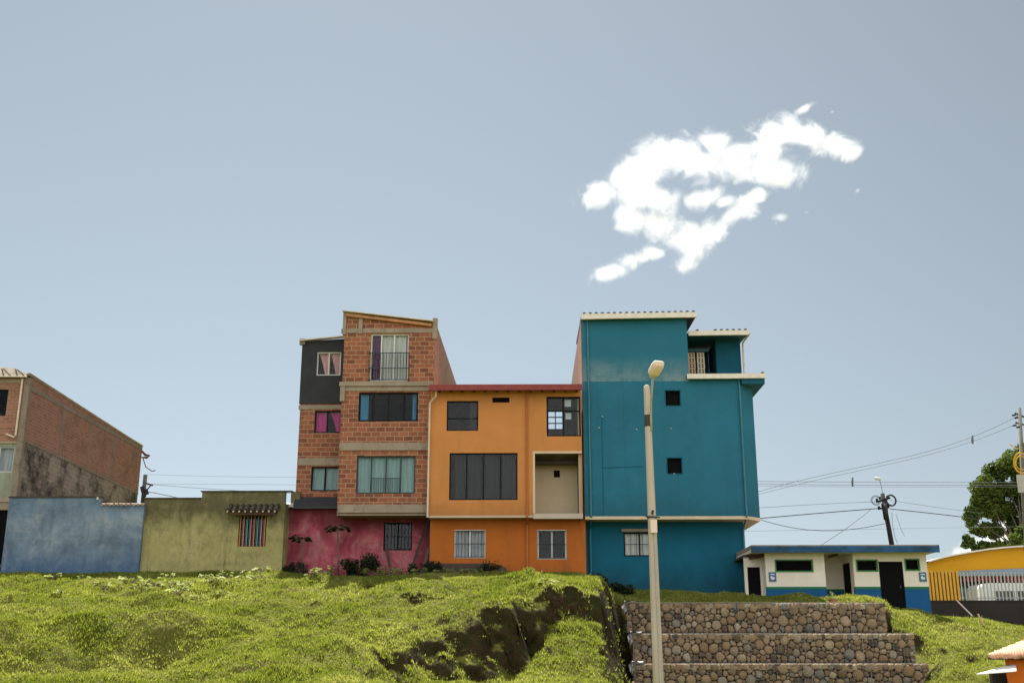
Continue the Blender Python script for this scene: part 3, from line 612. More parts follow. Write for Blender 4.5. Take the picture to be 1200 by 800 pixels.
# ================================================================ four-storey brick house with crimson ground floor
Y1 = 50.0; YW = 51.5; YP = 51.2
x0, x1 = XX(399.5, 490, Y1), XX(508.5, 430, Y1)
h = thing('brick_house', ((x0 + x1) / 2, Y1, 4.6), 'tall narrow house of red clay blocks with curtained windows and crimson ground floor', 'house')
z4 = ZZ(452, Y1, 450); z3 = ZZ(523, Y1, 450); z2 = ZZ(601, Y1, 450); zl = ZZ(388, Y1, 450)
wa = rect(434, 391, 478.5, 446.5, Y1); wb = rect(420, 459.5, 490, 493.5, Y1); wc = rect(417.5, 534, 486.5, 578, Y1)
m = MB().wall(x0, x1, z2 + .002, zl - .07, Y1, .18, [wa, wb, wc]); m.build('front_wall', M['brick'], h)
xg0, xg1 = x0, XX(505, 380, Y1); ztl, ztr = ZZ(371, Y1, 405), ZZ(381, Y1, 505)
MB().prism_xz([(x0, zl + .07), (x1, zl + .07), (x1, ztr), (x0, ztl)], Y1 + .01, Y1 + .18).build('gable_wall', M['brick'], h)
def band(px0, px1, py0, py1, Y, proud, lab=None):
    a, b, c, d = rect(px0, py0, px1, py1, Y); return MB().box(a, b, Y - proud, Y + .1, c, d).build('concrete_band', M['concrete'], h)
band(400, 511, 385, 390, Y1, .025); band(398, 507.5, 447.5, 452.5, Y1, .10); band(399, 506, 452.7, 458, Y1, .03); band(398, 504, 518.5, 527.5, Y1, .05); band(396, 502.5, 591, 600.5, Y1, .07)
m = MB()
for a, b, c, d in ((402, 367, 406, 392), (420.5, 367.5, 425, 391), (507, 373, 512.5, 397), (398.8, 452, 404, 470)):
    q = rect(a, b, c, d, Y1); MB().box(q[0], q[1], Y1 - .06, Y1 + .2, q[2], q[3]).build('concrete_post', M['concrete'], h)
# roof sheet and rafter
p0, p1 = at(402, 366.5, Y1), at(508, 378.5, Y1)
m = MB(); m.add([p0 + (0, -.25, .03), p1 + (0, -.25, .03), p1 + (0, 17, .03 - .4), p0 + (0, 17, .03 - .4), p0 + (0, -.25, .075), p1 + (0, -.25, .075), p1 + (0, 17, .075 - .4), p0 + (0, 17, .075 - .4)],
                [(0, 3, 2, 1), (4, 5, 6, 7), (0, 1, 5, 4), (1, 2, 6, 5), (2, 3, 7, 6), (3, 0, 4, 7)])
m.build('roof', M['zinc'], h)
MB().beam(at(406, 369.5, Y1) + (0, -.1, 0), at(506, 381.5, Y1) + (0, -.1, 0), .1, .13).build('rafter', M['wood'], h)
# right-hand party wall seen over the orange roof
t0 = atx(511.5, 375, x1); t0[1] = Y1 + .18; q = atx(535.5, 452, x1)
zq0 = ZZ(374, Y1, 511); yq = min(max(q[1], 58), 72); zq = q[2]
MB().prism_yz([(Y1 + .182, z2), (yq, z2), (yq, zq), (Y1 + .182, zq0)], x1 - .16, x1 + .0).build('side_wall', M['brick_side'], h)
m = MB(); m.prism_yz([(Y1 + .182, z2), (yq, z2), (yq, zq - .3), (Y1 + .182, zq0 - .5)], x0, x0 + .16); m.box(x0, x1, yq - .16, yq, z2, zq - .35); m.build('rear_wall', M['brick_side'], h)
m = MB()
for z in (z2 + .1, z3, z4): m.box(x0 + .17, x1 - .17, Y1 + .19, yq - .2, z - .12, z)
m.box(x0 + .0, x1, Y1 + .02, yq - .2, z2 - .10, z2); m.build('floor_slab', M['concrete'], h)
# windows
w = window(h, wa, Y1, M['white_metal'], M['glass'], [.28, .62], fw=.06, curtains=[(.06, .28, M['cur_purple']), (.30, .64, M['cur_white']), (.62, .93, M['cur_white'])], label='balcony door with purple and white curtains')
rl = rect(432.5, 414, 479.5, 446.5, Y1); g = MB()
for k in range(15):
    x = rl[0] + (rl[1] - rl[0]) * k / 14; g.tube([(x, Y1 - .09, rl[2] + .05), (x, Y1 - .09, rl[3])], .013, 6)
for z in (rl[2] + .05, rl[3], rl[3] - .55 * (rl[3] - rl[2])): g.box(rl[0] - .02, rl[1] + .02, Y1 - .11, Y1 - .07, z - .016, z + .016)
for x in (rl[0], rl[1]): g.box(x - .02, x + .02, Y1 - .09, Y1 - .0, rl[3] - .02, rl[3] + .02); g.box(x - .02, x + .02, Y1 - .09, Y1 - .0, rl[2] + .03, rl[2] + .07)
g.build('balcony_rail', M['rail_metal'], h)
window(h, wb, Y1, M['black_metal'], M['glass'], [.24, .5, .76], fw=.085, curtains=[(.01, .16, M['cur_blue']), (.90, .99, M['cur_blue'])])
w = window(h, wc, Y1, M['teal_metal'], M['glass'], [.25, .5, .75], fw=.06, curtains=[(.01, .26, M['cur_teal']), (.26, .50, M['cur_teal']), (.5, .74, M['cur_teal']), (.74, .99, M['cur_teal'])])
g = MB(); zt_ = wc[2] + .4 * (wc[3] - wc[2])
for k in range(13):
    x = wc[0] + (wc[1] - wc[0]) * (.27 + .47 * k / 12); g.tube([(x, Y1 - .03, wc[2] + .04), (x, Y1 - .03, zt_)], .01, 6)
g.box(wc[0] + (wc[1] - wc[0]) * .27, wc[0] + (wc[1] - wc[0]) * .74, Y1 - .045, Y1 - .015, zt_ - .015, zt_ + .015); g.build('window_rail', M['rail_metal'], w)
# recessed wing on the left
u0, u1 = XX(350.5, 500, YW), x0 - .003
zwb, zwc, zwt = ZZ(593, YW, 370), ZZ(473, YW, 370), ZZ(402, YW, 370)
wd = (XX(368.5, 495, YW), XX(400.5, 495, YW), ZZ(507, YW, 380), ZZ(481, YW, 380)); we = (XX(364.5, 560, YW), XX(398.5, 560, YW), ZZ(575, YW, 380), ZZ(546.5, YW, 380)); wf = rect(371.5, 412.5, 399.5, 440, YW)
x0b = x0 + .7
MB().wall(u0, x0b, zwb, zwc, YW, .16, [wd, we]).build('wing_wall', M['brick_wing'], h)
MB().wall(u0 - .05, x0b, zwc + .002, zwt - .05, YW - .05, .16, [wf]).build('wing_cladding', M['black_clad'], h, label='charcoal sheet cladding on the top of the recessed wing')
MB().prism_xz([(u0, zwt - .048), (x0b, zwt - .048), (x0b, ZZ(396.2, YW, 400) + .03), (u0, ZZ(400.8, YW, 352) + .02)], YW - .04, YW + .1).build('wing_gable', M['black_clad'], h)
m = MB(); a, b = at(352, 401, YW), at(404, 396.5, YW); m.beam(a + (0, -.12, .04), b + (0, -.12, .06), .3, .05); m.build('wing_roof_edge', M['zinc'], h)
q = rect(351.5, 397, 358, 404, YW); MB().box(q[0], q[1], YW - .1, YW + .1, q[2], q[3]).build('concrete_post', M['concrete'], h)
q = rect(349.8, 536.5, 398, 545, YW); MB().box(q[0], x0 - .01, YW - .03, YW + .05, q[2], q[3]).build('concrete_band', M['concrete'], h)
q = rect(350, 474.5, 398, 479.5, YW); MB().box(q[0], x0 - .01, YW - .02, YW + .05, q[2], q[3]).build('concrete_band', M['concrete'], h)
m = MB(); m.box(u0, u0 + .15, YW + .162, YW + 9, zwb, zwt - .3); m.box(u0, x0 - .01, YW + 9, YW + 9.15, zwb, zwt - .3); m.box(u0 + .16, x0 - .01, YW + .17, YW + 8.99, zwt - .45, zwt - .3); m.box(u0 + .16, x0 - .01, YW + .17, YW + 8.99, zwb + .05, zwb + .15); m.build('wing_body', M['brick_wing'], h)
window(h, wf, YW, M['white_metal'], M['glass'], 1, fw=.055, inset=.0, curtains=[(.05, .52, M['cur_pink'], .62), (.52, .97, M['cur_pink'], .62)])
window(h, wd, YW, M['black_metal'], M['glass'], [.46], fw=.06, curtains=[(.03, .47, M['cur_magenta']), (.52, 1.0, M['cur_magenta'], .6)])
window(h, we, YW, M['black_metal'], M['glass'], [.47], fw=.06, curtains=[(.02, .46, M['cur_teal']), (.5, .98, M['cur_teal'])])
# crimson ground floor
v0, v1 = XX(332, 635, YP), XX(506, 635, YP); wg = rect(449.5, 612, 483, 644.5, YP)
MB().wall(v0, v1, 4.4, ZZ(595, YP, 400), YP, .18, [wg]).build('ground_floor_wall', M['pink'], h)
m = MB(); m.box(v0, v0 + .15, YP + .19, YP + 9, 4.4, ZZ(597, YP)); m.box(v0, v1, YP + 9, YP + 9.15, 4.4, ZZ(597, YP)); m.box(v0 + .152, v1, YP + .19, YP + 8.998, ZZ(600, YP), ZZ(597, YP) - .003); m.box(v1 - .15, v1, YP + .19, YP + 8.9, 4.4, ZZ(599, YP)); m.build('ground_floor_body', M['plank'], h)
window(h, wg, YP, M['black_metal'], M['glass'], 1, fw=.06, curtains=[(.03, .97, M['cur_dusk'])], bars=8)
lr = (XX(345, 588, YP), x0 - .02)
m = MB(); za, zc = ZZ(582, YW - .05, 370), ZZ(593.5, YP - .35, 370)
m.add([(lr[0], YP - .35, zc), (lr[1], YP - .35, zc), (lr[1], YW - .06, za), (lr[0], YW - .06, za), (lr[0], YP - .35, zc - .08), (lr[1], YP - .35, zc - .08), (lr[1], YW - .06, za - .08), (lr[0], YW - .06, za - .08)],
      [(0, 1, 2, 3), (7, 6, 5, 4), (0, 4, 5, 1), (1, 5, 6, 2), (2, 6, 7, 3), (3, 7, 4, 0)]); m.build('lean_to_roof', M['darkroof'], h)
m = MB()
for k in range(4):
    p = at(331.5 + k * 3.6, 592, YP - .1); m.tube([p + (0, -.12, -.02), p + (0, .35, .1)], .085, 8)
m.build('ridge_tile', M['sign_white'], h)

# ================================================================ orange house
YO = 49.7; YQ = 50.3
a0, a1 = XX(503.5, 530, YO), XX(682, 530, YO)
h = thing('orange_house', ((a0 + a1) / 2, YO, 4.6), 'orange rendered house with dark windows and an open loggia between brick and teal houses', 'house')
zt = ZZ(458, YO, 600); zs = ZZ(603.5, YO, 600)
ha = rect(523.5, 469.5, 560.5, 504.5, YO); hb = rect(526.5, 530.5, 606.5, 585.5, YO); hv = rect(577, 465.5, 597, 471.5, YO); hr = rect(640.5, 464.5, 680.5, 511, YO)
hl = (XX(626, 565, YO), a1 - .02, zs + .03, ZZ(530, YO, 655))
MB().wall(a0, a1, zs + .0, zt + .25, YO, .18, [ha, hb, hv, hr, hl]).build('upper_wall', M['orange_up'], h)
b0, b1 = XX(504, 640, YQ), XX(686.6, 640, YQ); hd = rect(532.5, 620.5, 569, 653.5, YQ); he = rect(629.5, 620.5, 664, 655, YQ)
MB().wall(b0, b1, 4.4, zs - .102, YQ, .18, [hd, he]).build('lower_wall', M['orange_low'], h)
MB().box(a0, a1, YO + .0, YQ + .3, zs - .1, zs - .003).build('overhang_slab', M['beige'], h)
zbk = zt + .2; yk = YO + 9; ym = YO + 3.2
xbr = (XX(641.5, 490, ym), XX(660, 490, ym), at(650, 504, ym)[2], at(650, 481.5, ym)[2])
MB().box(a0, a0 + .15, YO + .182, YQ + .188, zs, zbk).build('upper_wall', M['orange_up'], h); MB().box(a1 - .15, a1, YO + .182, YQ + .188, zs, zbk).build('upper_wall', M['beige'], h)
shell(h, a0, a1, YQ + .19, ym, 4.4, zbk, M['room'], floors=(ZZ(530, YO),), back_holes=[xbr], name='inner_wall')
shell(h, a0, a1, ym + .002, yk, 4.4, zbk - .3, M['beige'], roof=False)
m = MB().wall(xbr[0], xbr[1], xbr[2], xbr[3], ym - .1, .04, [(xbr[0] + .05 + u * (xbr[1] - xbr[0] - .05) / 2, xbr[0] + (u + 1) * (xbr[1] - xbr[0] - .05) / 2, xbr[2] + .05 + v * (xbr[3] - xbr[2] - .05) / 3, xbr[2] + (v + 1) * (xbr[3] - xbr[2] - .05) / 3) for u in (0, 1) for v in (0, 1, 2)]); m.build('patio_window', M['black_metal'], h)
window(h, ha, YO, M['black_metal'], M['glass'], 0, fw=.06, curtains=[(.72, .98, M['cur_dusk'])], hm=(.42,))
window(h, hb, YO, M['black_metal'], M['glass'], [.25, .5, .75], fw=.06, curtains=[(.08, .25, M['cur_grey']), (.27, .46, M['cur_grey']), (.52, .74, M['cur_grey']), (.77, .97, M['cur_grey'])])
MB().box(hv[0], hv[1], YO + .1, YO + .12, hv[2], hv[3]).build('vent', M['black_void'], h)
w = window(h, hr, YO, M['black_metal'], M['glass'], [.49], fw=.07, hm=(.64,))
m = MB()
for (u, v, uu, vv) in ((.54, .78, .73, .96), (.56, .46, .73, .62)):
    m.box(hr[0] + (hr[1] - hr[0]) * u, hr[0] + (hr[1] - hr[0]) * uu, YO + .3, YO + .31, hr[2] + (hr[3] - hr[2]) * v, hr[2] + (hr[3] - hr[2]) * vv)
m.build('hung_paper', M['sign_white'], w)
# loggia
yl = YO + 1.5
m = MB(); m.box(hl[0] - .05, a1 - .16, yl, yl + .1, zs, hl[3] + .3); m.box(hl[0] - .12, hl[0] - .0, YO + .182, yl - .002, zs, hl[3] + .3); m.build('loggia_wall', M['beige'], h)
m = MB(); m.box(hl[0], a1 - .16, YO + .184, yl - .004, hl[3] + .02, hl[3] + .12); m.build('loggia_ceiling', M['concrete'], h)
m = MB(); z0_, z1_ = ZZ(545, YO + 1.0, 655), ZZ(531, YO + 1.0, 655)
for k in range(3): m.box(hl[0] + .02, a1 - .17, YO + .75 + .03 * k, YO + 1.1, z0_ + (z1_ - z0_) * (k / 3) + .02, z0_ + (z1_ - z0_) * ((k + 1) / 3) - .02)
m.build('shutter_box', M['plank'], h)
q = rect(649, 551, 656, 559, yl); MB().box(q[0], q[1], yl - .02, yl - .003, q[2], q[3]).build('vent', M['black_void'], h)
q = rect(625, 601.5, 682, 607.5, YO); MB().box(q[0], a1 - .005, YO - .05, YO + .35, q[2], q[3]).build('loggia_sill', M['concrete_pale'], h)
m = MB(); q = rect(624, 528.5, 682, 531, YO); m.box(q[0], a1 - .01, YO - .02, YO + .1, q[2], q[3]); q = rect(624.5, 531, 627, 601, YO); m.box(q[0], q[1], YO - .018, YO + .1, q[2], q[3]); m.build('loggia_trim', M['slab'], h)
window(h, hd, YQ, M['white_metal'], M['glass'], 1, fw=.06, inset=.0, curtains=[(.04, .5, M['cur_lace']), (.52, .96, M['cur_lace'])], bars=9)
window(h, he, YQ, M['white_metal'], M['glass'], 1, fw=.07, inset=.0, curtains=[(.1, .9, M['cur_grey'])], bars=10)
# eave
ev = rect(503, 450.5, 682, 457.2, YO - .55)
m = MB(); m.box(ev[0] - .02, a1 + .05, YO - .62, YO - .52, ev[2], ev[3]); m.build('gutter', M['maroon'], h)
m = MB(); m.box(a0, a1, YO - .52, YO + .2, ev[3] - .12, ev[3] - .06); m.build('eave_board', M['orange_low'], h)
m = MB(); m.add([(a0 - .05, YO - .5, ev[3] - .05), (a1, YO - .5, ev[3] - .05), (a1, YO + 3.5, ev[3] + .05), (a0 - .05, YO + 3.5, ev[3] + .05), (a0 - .05, YO - .5, ev[3] - .01), (a1, YO - .5, ev[3] - .01), (a1, YO + 3.5, ev[3] + .09), (a0 - .05, YO + 3.5, ev[3] + .09)],
                [(0, 3, 2, 1), (4, 5, 6, 7), (0, 1, 5, 4), (1, 2, 6, 5), (2, 3, 7, 6), (3, 0, 4, 7)]); m.build('roof', M['clay_tile'], h)
for k in range(13):
    x = a0 + .4 + (a1 - a0 - .6) * k / 12; MB().box(x - .05, x + .05, YO - .5, YO - .002, ev[3] - .24, ev[3] - .125).build('rafter', M['wood_dark'], h)
xp = XX(617.5, 530, YO); m = MB(); m.tube([(xp, YO - .06, zt - .05), (xp, YO - .06, zs - .1), (xp, YQ - .07, zs - .35), (xp, YQ - .07, 4.8)], .05, 10); m.build('drainpipe', M['pvc_orange'], h)
xp = a0 + .03; pp = at(511, 460, YO - .3)
m = MB(); m.tube([(pp[0], YO - .4, ZZ(457, YO - .4)), (pp[0], YO - .35, ZZ(464, YO - .35)), (xp - .04, YO - .12, ZZ(472, YO)), (xp - .06, YO - .1, ZZ(478, YO)), (xp - .06, YO - .1, zs - .1)], .045, 10); m.build('drainpipe', M['pvc'], h, label='pale plastic downpipe at the left corner')
MB().box(b0 + .1, b0 + 2.6, YQ - .12, YQ - .003, 4.4, ZZ(660, YQ, 550)).build('plinth', M['plank'], h)

# ================================================================ teal house
YT = 50.0; YU = 51.0
c0, c1, c2 = XX(684, 520, YT), XX(806, 410, YT), XX(890, 530, YT)
rz = 4.6
h = thing('teal_house', ((c0 + c2) / 2, YT, rz), 'tall teal rendered house with two small dark openings behind the street lamp', 'house')
zj = ZZ(446.5, YT, 745); zc = ZZ(441, YT, 850); zu = ZZ(604.5, YT, 780); ztt = ZZ(372, YT, 745)
k1 = rect(780, 457.5, 797, 475, YT); k2 = rect(782, 536.5, 799, 554.5, YT)
xc = XX(871, 520, YT)
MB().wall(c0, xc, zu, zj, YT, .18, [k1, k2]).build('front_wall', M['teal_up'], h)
MB().prism_xy([(xc + .001, YT + .001), (c2, YT + .75), (c2, YT + .95), (xc + .001, YT + .18)], zu, zc).build('corner_wall', M['teal_up'], h)
MB().wall(c0, c1, zj + .002, ztt, YT + .003, .18).build('tower_wall', M['teal_wx'], h, label='top storey wall with chalky worn paint')
MB().box(c1 + .002, xc, YT, YT + .18, zj + .002, zc).build('terrace_parapet', M['teal_up'], h)
for k in (k1, k2):
    m = MB().box(k[0] + .0, k[1] - .0, YT + .16, YT + .165, k[2], k[3]); f = MB().wall(k[0] - .04, k[1] + .04, k[2] - .04, k[3] + .04, YT - .015, .05, [k]); w = f.build('window', M['teal_dark'], h); m.build('pane', M['black_void'], w)
# left party wall of raw brick above the orange roof
q = atx(670, 448, c0); yq = min(max(q[1], 58), 70); zq = q[2]
MB().prism_yz([(YT + .19, zu), (yq, zu), (yq, zq), (YT + .19, ZZ(373, YT, 681))], c0 - .02, c0 + .15).build('side_wall', M['brick_side'], h)
m = MB(); m.prism_yz([(YT + .19, zc + .002), (60, zc + .002), (60, zc + 2.2), (YT + .19, ztt - .1)], c1 - .15, c1 - .002); m.box(c2 - .15, c2, YT + .952, 60, zu, zc - .2); m.box(c0 + .16, c2 - .16, 59.8, 60, zu, zc - .2); m.build('side_wall', M['teal_up'], h, label='teal side and rear walls')
m = MB(); m.box(c0 + .16, c2 - .16, YT + .96, 59.7, zc - .3, zc - .15); m.box(c0 + .16, xc - .1, YT + .19, YT + .955, zc - .3, zc - .15); m.box(c0 + .16, c2 - .16, YT + .96, 59.7, ZZ(520, YT), ZZ(520, YT) + .12); m.build('floor_slab', M['concrete'], h)
MB().prism_xy([(c0 + .004, YT - .012), (xc, YT - .012), (c2 + .005, YT + .74), (c2 + .005, 60), (c0 + .004, 60)], zu - .14, zu - .003).build('overhang_slab', M['slab'], h)
# lower storey
d0, d1 = XX(686.5, 650, YU), XX(873, 650, YU); kw = rect(731, 623.5, 768, 651.5, YU)
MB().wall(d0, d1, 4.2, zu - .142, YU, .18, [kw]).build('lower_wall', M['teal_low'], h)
shell(h, d0, d1, YU + .19, 59.5, 4.2, zu - .15, M['teal_low'])
window(h, kw, YU, M['black_metal'], M['glass'], 1, fw=.06, inset=.02, curtains=[(.04, .49, M['cur_white']), (.52, .97, M['cur_white'])], bars=5)
q = rect(728, 619.5, 770, 623, YU); MB().box(q[0], q[1], YU - .12, YU - .002, q[2], q[3]).build('lintel', M['concrete'], h)
# eaves, gutters and tile rows
def eave(px0, py0, px1, py1, Y, hpx, back, tiles, rise=.25, deck='wood_dark'):
    a, b = at(px0, py0, Y), at(px1, py1, Y); hh = hpx / 26.0
    MB().beam(a + (0, 0, -hh / 2), b + (0, 0, -hh / 2), .12, hh).build('gutter', M['white_paint'], h)
    m = MB(); m.add([a + (0, .07, -hh * .7), b + (0, .07, -hh * .7), b + (-.0, back, -hh * .7 + rise), a + (0, back, -hh * .7 + rise), a + (0, .07, -.03), b + (0, .07, -.03), b + (0, back, -.03 + rise), a + (0, back, -.03 + rise)],
                    [(0, 3, 2, 1), (4, 5, 6, 7), (0, 1, 5, 4), (1, 2, 6, 5), (2, 3, 7, 6), (3, 0, 4, 7)]); m.build('roof_deck', M[deck], h)
    m = MB(); n = int((b[0] - a[0]) / .27)
    for k in range(n):
        f = (k + .5) / n; p = a + (b - a) * f
        if tiles(f): m.tube([p + (0, -.04, .0), p + (0, back, .03 + rise)], [.085, .085], 8)
    if m.v: m.build('roof_tiles', M['tile_dirty'], h, smooth=True)
eave(681, 368.2, 816, 365.8, YT - .3, 6.5, 5.5, lambda f: True)
eave(806.5, 388, 877, 387, YT + .3, 5.8, 4.5, lambda f: f > .35 or int(f * 40) % 3 == 0, deck='teal_dark')
eave(805, 438.3, 897, 437.5, YT - .25, 5.8, .25, lambda f: f > .90, rise=-.02)
q = rect(869, 443.5, 896, 449.5, YT - .15); MB().box(q[0], q[1], YT - .18, YT + 4, q[2], q[3]).build('eave_return', M['teal_dark'], h)
# terrace room
e0, e1 = XX(839, 415, 51.3), XX(868, 415, 51.3); zr = ZZ(391, YT + .3, 850)
m = MB(); m.box(e0, e1, 51.3, 51.45, zc - .14, zr); m.box(e1 - .15, e1, 51.46, 55, zc - .14, zr); m.box(e0, e0 + .12, 51.452, 53.5, zc - .14, zr); m.build('terrace_room', M['teal_low'], h)
m = MB(); m.box(c1, e0 - .002, 53.5, 53.65, zc - .14, zr); m.build('terrace_rear_wall', M['teal_dark'], h)
m = MB(); xp = e1 + .03; m.tube([(xp + .25, YT + .3, zr + .02), (xp + .08, 51.2, zr - .2), (xp + .06, 51.22, zc)], .05, 10); m.build('drainpipe', M['pvc'], h)
# wall pipes and painted-over seams
for px, top, bot, mt in ((691, 374, 604, 'pvc_teal'), (870, 444, 604, 'pvc_teal')):
    x = XX(px, 520, YT); m = MB(); m.tube([(x, YT - .06, ZZ(top, YT)), (x, YT - .06, zu - .02), (x, YU - .08, zu - .45), (x, YU - .08, 5.0)], .045, 10); m.build('drainpipe', M[mt], h)
m = MB(); q = at(705.5, 500, YT); m.beam((q[0], YT - .004, ZZ(488, YT)), (q[0] - .02, YT - .004, zu + .05), .03, .03); m.beam((q[0], YT - .004, ZZ(548, YT)), (XX(752, 548, YT), YT - .004, ZZ(546.5, YT)), .03, .03)
m.build('conduit', M['teal_dark'], h)
m = MB()
for px, py in ((706, 488), (702, 501), (746, 503), (786, 502), (790, 555)):
    q = at(px, py, YT); m.tube([(q[0] - .03, YT - .01, q[2] + .02), (q[0] + .03, YT - .01, q[2] - .02)], .03, 6)
m.build('plaster_patch', M['bar_grey'], h)
# blocks stacked on the terrace (lie there: things of their own)
for k, (pa, pb) in enumerate(((806.5, 815), (817, 826))):
    q = rect(pa, 413, pb, 437, 51.0); b = thing('block_stack', ((q[0] + q[1]) / 2, 51.2, zc - .15), ('tan' if k == 0 else 'pale') + ' column of hollow blocks stacked on the teal terrace', 'block stack', 'stacks of hollow blocks on the terrace')
    n = 6; z0_ = zc - .15; hh = (q[3] - z0_) / n
    for j in range(n):
        MB().wall(q[0] + .01 * (j % 2), q[1] - .008 * (j % 3), z0_ + j * hh + .004, z0_ + (j + 1) * hh - .004, 51.0 + .01 * (j % 2), .3, [(q[0] + (q[1] - q[0]) * u, q[0] + (q[1] - q[0]) * (u + .22), z0_ + (j + v) * hh, z0_ + (j + v + .28) * hh) for u in (.2, .6) for v in (.18, .58)]).build('block', M['hollow'] if k == 0 else M['concrete_pale'], b)
# ================================================================ toilet block
YB2 = 48.0
h = thing('toilet_block', (XX(985, 690, YB2), YB2, 3.4), 'low cream and blue block with green-framed vents, black doors and flat blue roof', 'building')
zr = ZZ(648, YB2, 1000); zg0, zg1 = ZZ(690, YB2, 1000), ZZ(687, YB2, 1000)
A0, A1, B0, B1 = XX(897.5, 670, YB2), XX(967, 670, YB2), XX(1000.5, 670, YB2), XX(1087, 670, YB2)
def strip_walls(x0, x1, holes, y=YB2, t=.18, nm='wall'):
    MB().wall(x0, x1, zg1 + .001, zr, y, t, holes).build(nm, M['cream'], h)
    cuts = [x0] + [v for q in holes if q[2] < zg0 - .3 for v in q[:2]] + [x1]
    for xa, xb in zip(cuts[::2], cuts[1::2]): MB().box(xa, xb, y + .003, y + .003 + t, 2.6, zg0 - .001).build('painted_dado', M['royal'], h)
    for xa, xb in zip(cuts[::2], cuts[1::2]): MB().box(xa, xb, y - .006, y - .006 + t, zg0, zg1).build('green_stripe', M['bandgreen'], h)
v1 = rect(909.5, 656.5, 951.5, 668.5, YB2); v2 = rect(1004.5, 656.5, 1027.5, 668, YB2); v3 = rect(1061.5, 655.5, 1076.5, 667, YB2)
dr = (XX(1032, 690, YB2) - .0, XX(1060.5, 690, YB2), 2.6, ZZ(657.5, YB2, 1045))
strip_walls(A0, A1, [v1]); strip_walls(B0, B1, [v2, v3, dr])
for v in (v1, v2, v3):
    w = MB().wall(v[0] - .05, v[1] + .05, v[2] - .05, v[3] + .05, YB2 - .03, .08, [v]).build('vent', M['green_frame'], h)
    m = MB()
    for k in range(5):
        z = v[2] + (v[3] - v[2]) * (k + .5) / 5; m.box(v[0], v[1], YB2 + .1, YB2 + .14, z - .035, z + .02)
    m.box(v[0], v[1], YB2 + .16, YB2 + .17, v[2], v[3]); m.build('louvre', M['black_void'], w)
d = MB().box(dr[0] + .03, dr[1] - .03, YB2 + .07, YB2 + .11, 2.6, dr[3] - .03).build('door', M['black_void'], h)
MB().box(dr[1] - .18, dr[1] - .13, YB2 + .04, YB2 + .065, dr[2] + 1.9, dr[2] + 2.02).build('handle', M['rail_metal'], d)
MB().wall(dr[0] - .0, dr[1] + .0, 2.6, dr[3], YB2 + .03, .09, [(dr[0] + .04, dr[1] - .04, 2.6, dr[3] - .04)]).build('door_frame', M['black_metal'], h)
# recess
yr = YB2 + 1.7
strip_walls(A1 - .17, B0 + .17, [], y=yr, nm='recess_wall')
m = MB(); m.box(A1 - .175, A1 - .003, YB2 + .182, yr - .003, 2.6, zr); m.build('recess_side', M['cream'], h)
m = MB(); m.box(B0 + .003, B0 + .15, YB2 + .182, yr - .003, 2.6, zr); m.build('recess_side', M['cream'], h)
MB().box(B0 - .02, B0 + .002, YB2 + .55, YB2 + 1.5, 2.6, ZZ(659, YB2 + .6, 1000)).build('door', M['black_void'], h, label='dark door inside the recess')
m = MB(); m.box(A0, A0 + .15, YB2 + .19, YB2 + 5, 2.6, zr); m.box(B1 - .15, B1, YB2 + .19, YB2 + 5, 2.6, zr); m.box(A0, B1, YB2 + 5, YB2 + 5.15, 2.6, zr); m.build('wall', M['cream'], h)
# roof slab with blue fascia
r0, r1 = XX(881, 643, YB2 - .6), XX(1099, 643, YB2 - .6)
MB().box(r0, r1, YB2 - .62, YB2 + 5.6, zr + .005, zr + .12).build('roof_soffit', M['cream'], h)
a, b = at(881, 641.5, YB2 - .66), at(1099.5, 638, YB2 - .66)
m = MB(); m.box(r0 - .04, r1 + .04, YB2 - .70, YB2 - .625, zr - .02, ZZ(639.5, YB2 - .66, 990)); m.box(r1 + .0, r1 + .06, YB2 - .62, YB2 + 5.6, zr + .02, zr + .3); m.build('fascia', M['royal_metal'], h)
MB().box(r0, r1, YB2 - .62, YB2 + 5.6, zr + .125, zr + .30).build('roof', M['concrete'], h)
m = MB(); q = at(978, 651, YB2 + .2); m.beam((q[0] - .25, YB2 + .25, zr - .12), (q[0] + .15, YB2 + .25, zr - .02), .1, .12); m.build('roof_bracket', M['plank'], h)
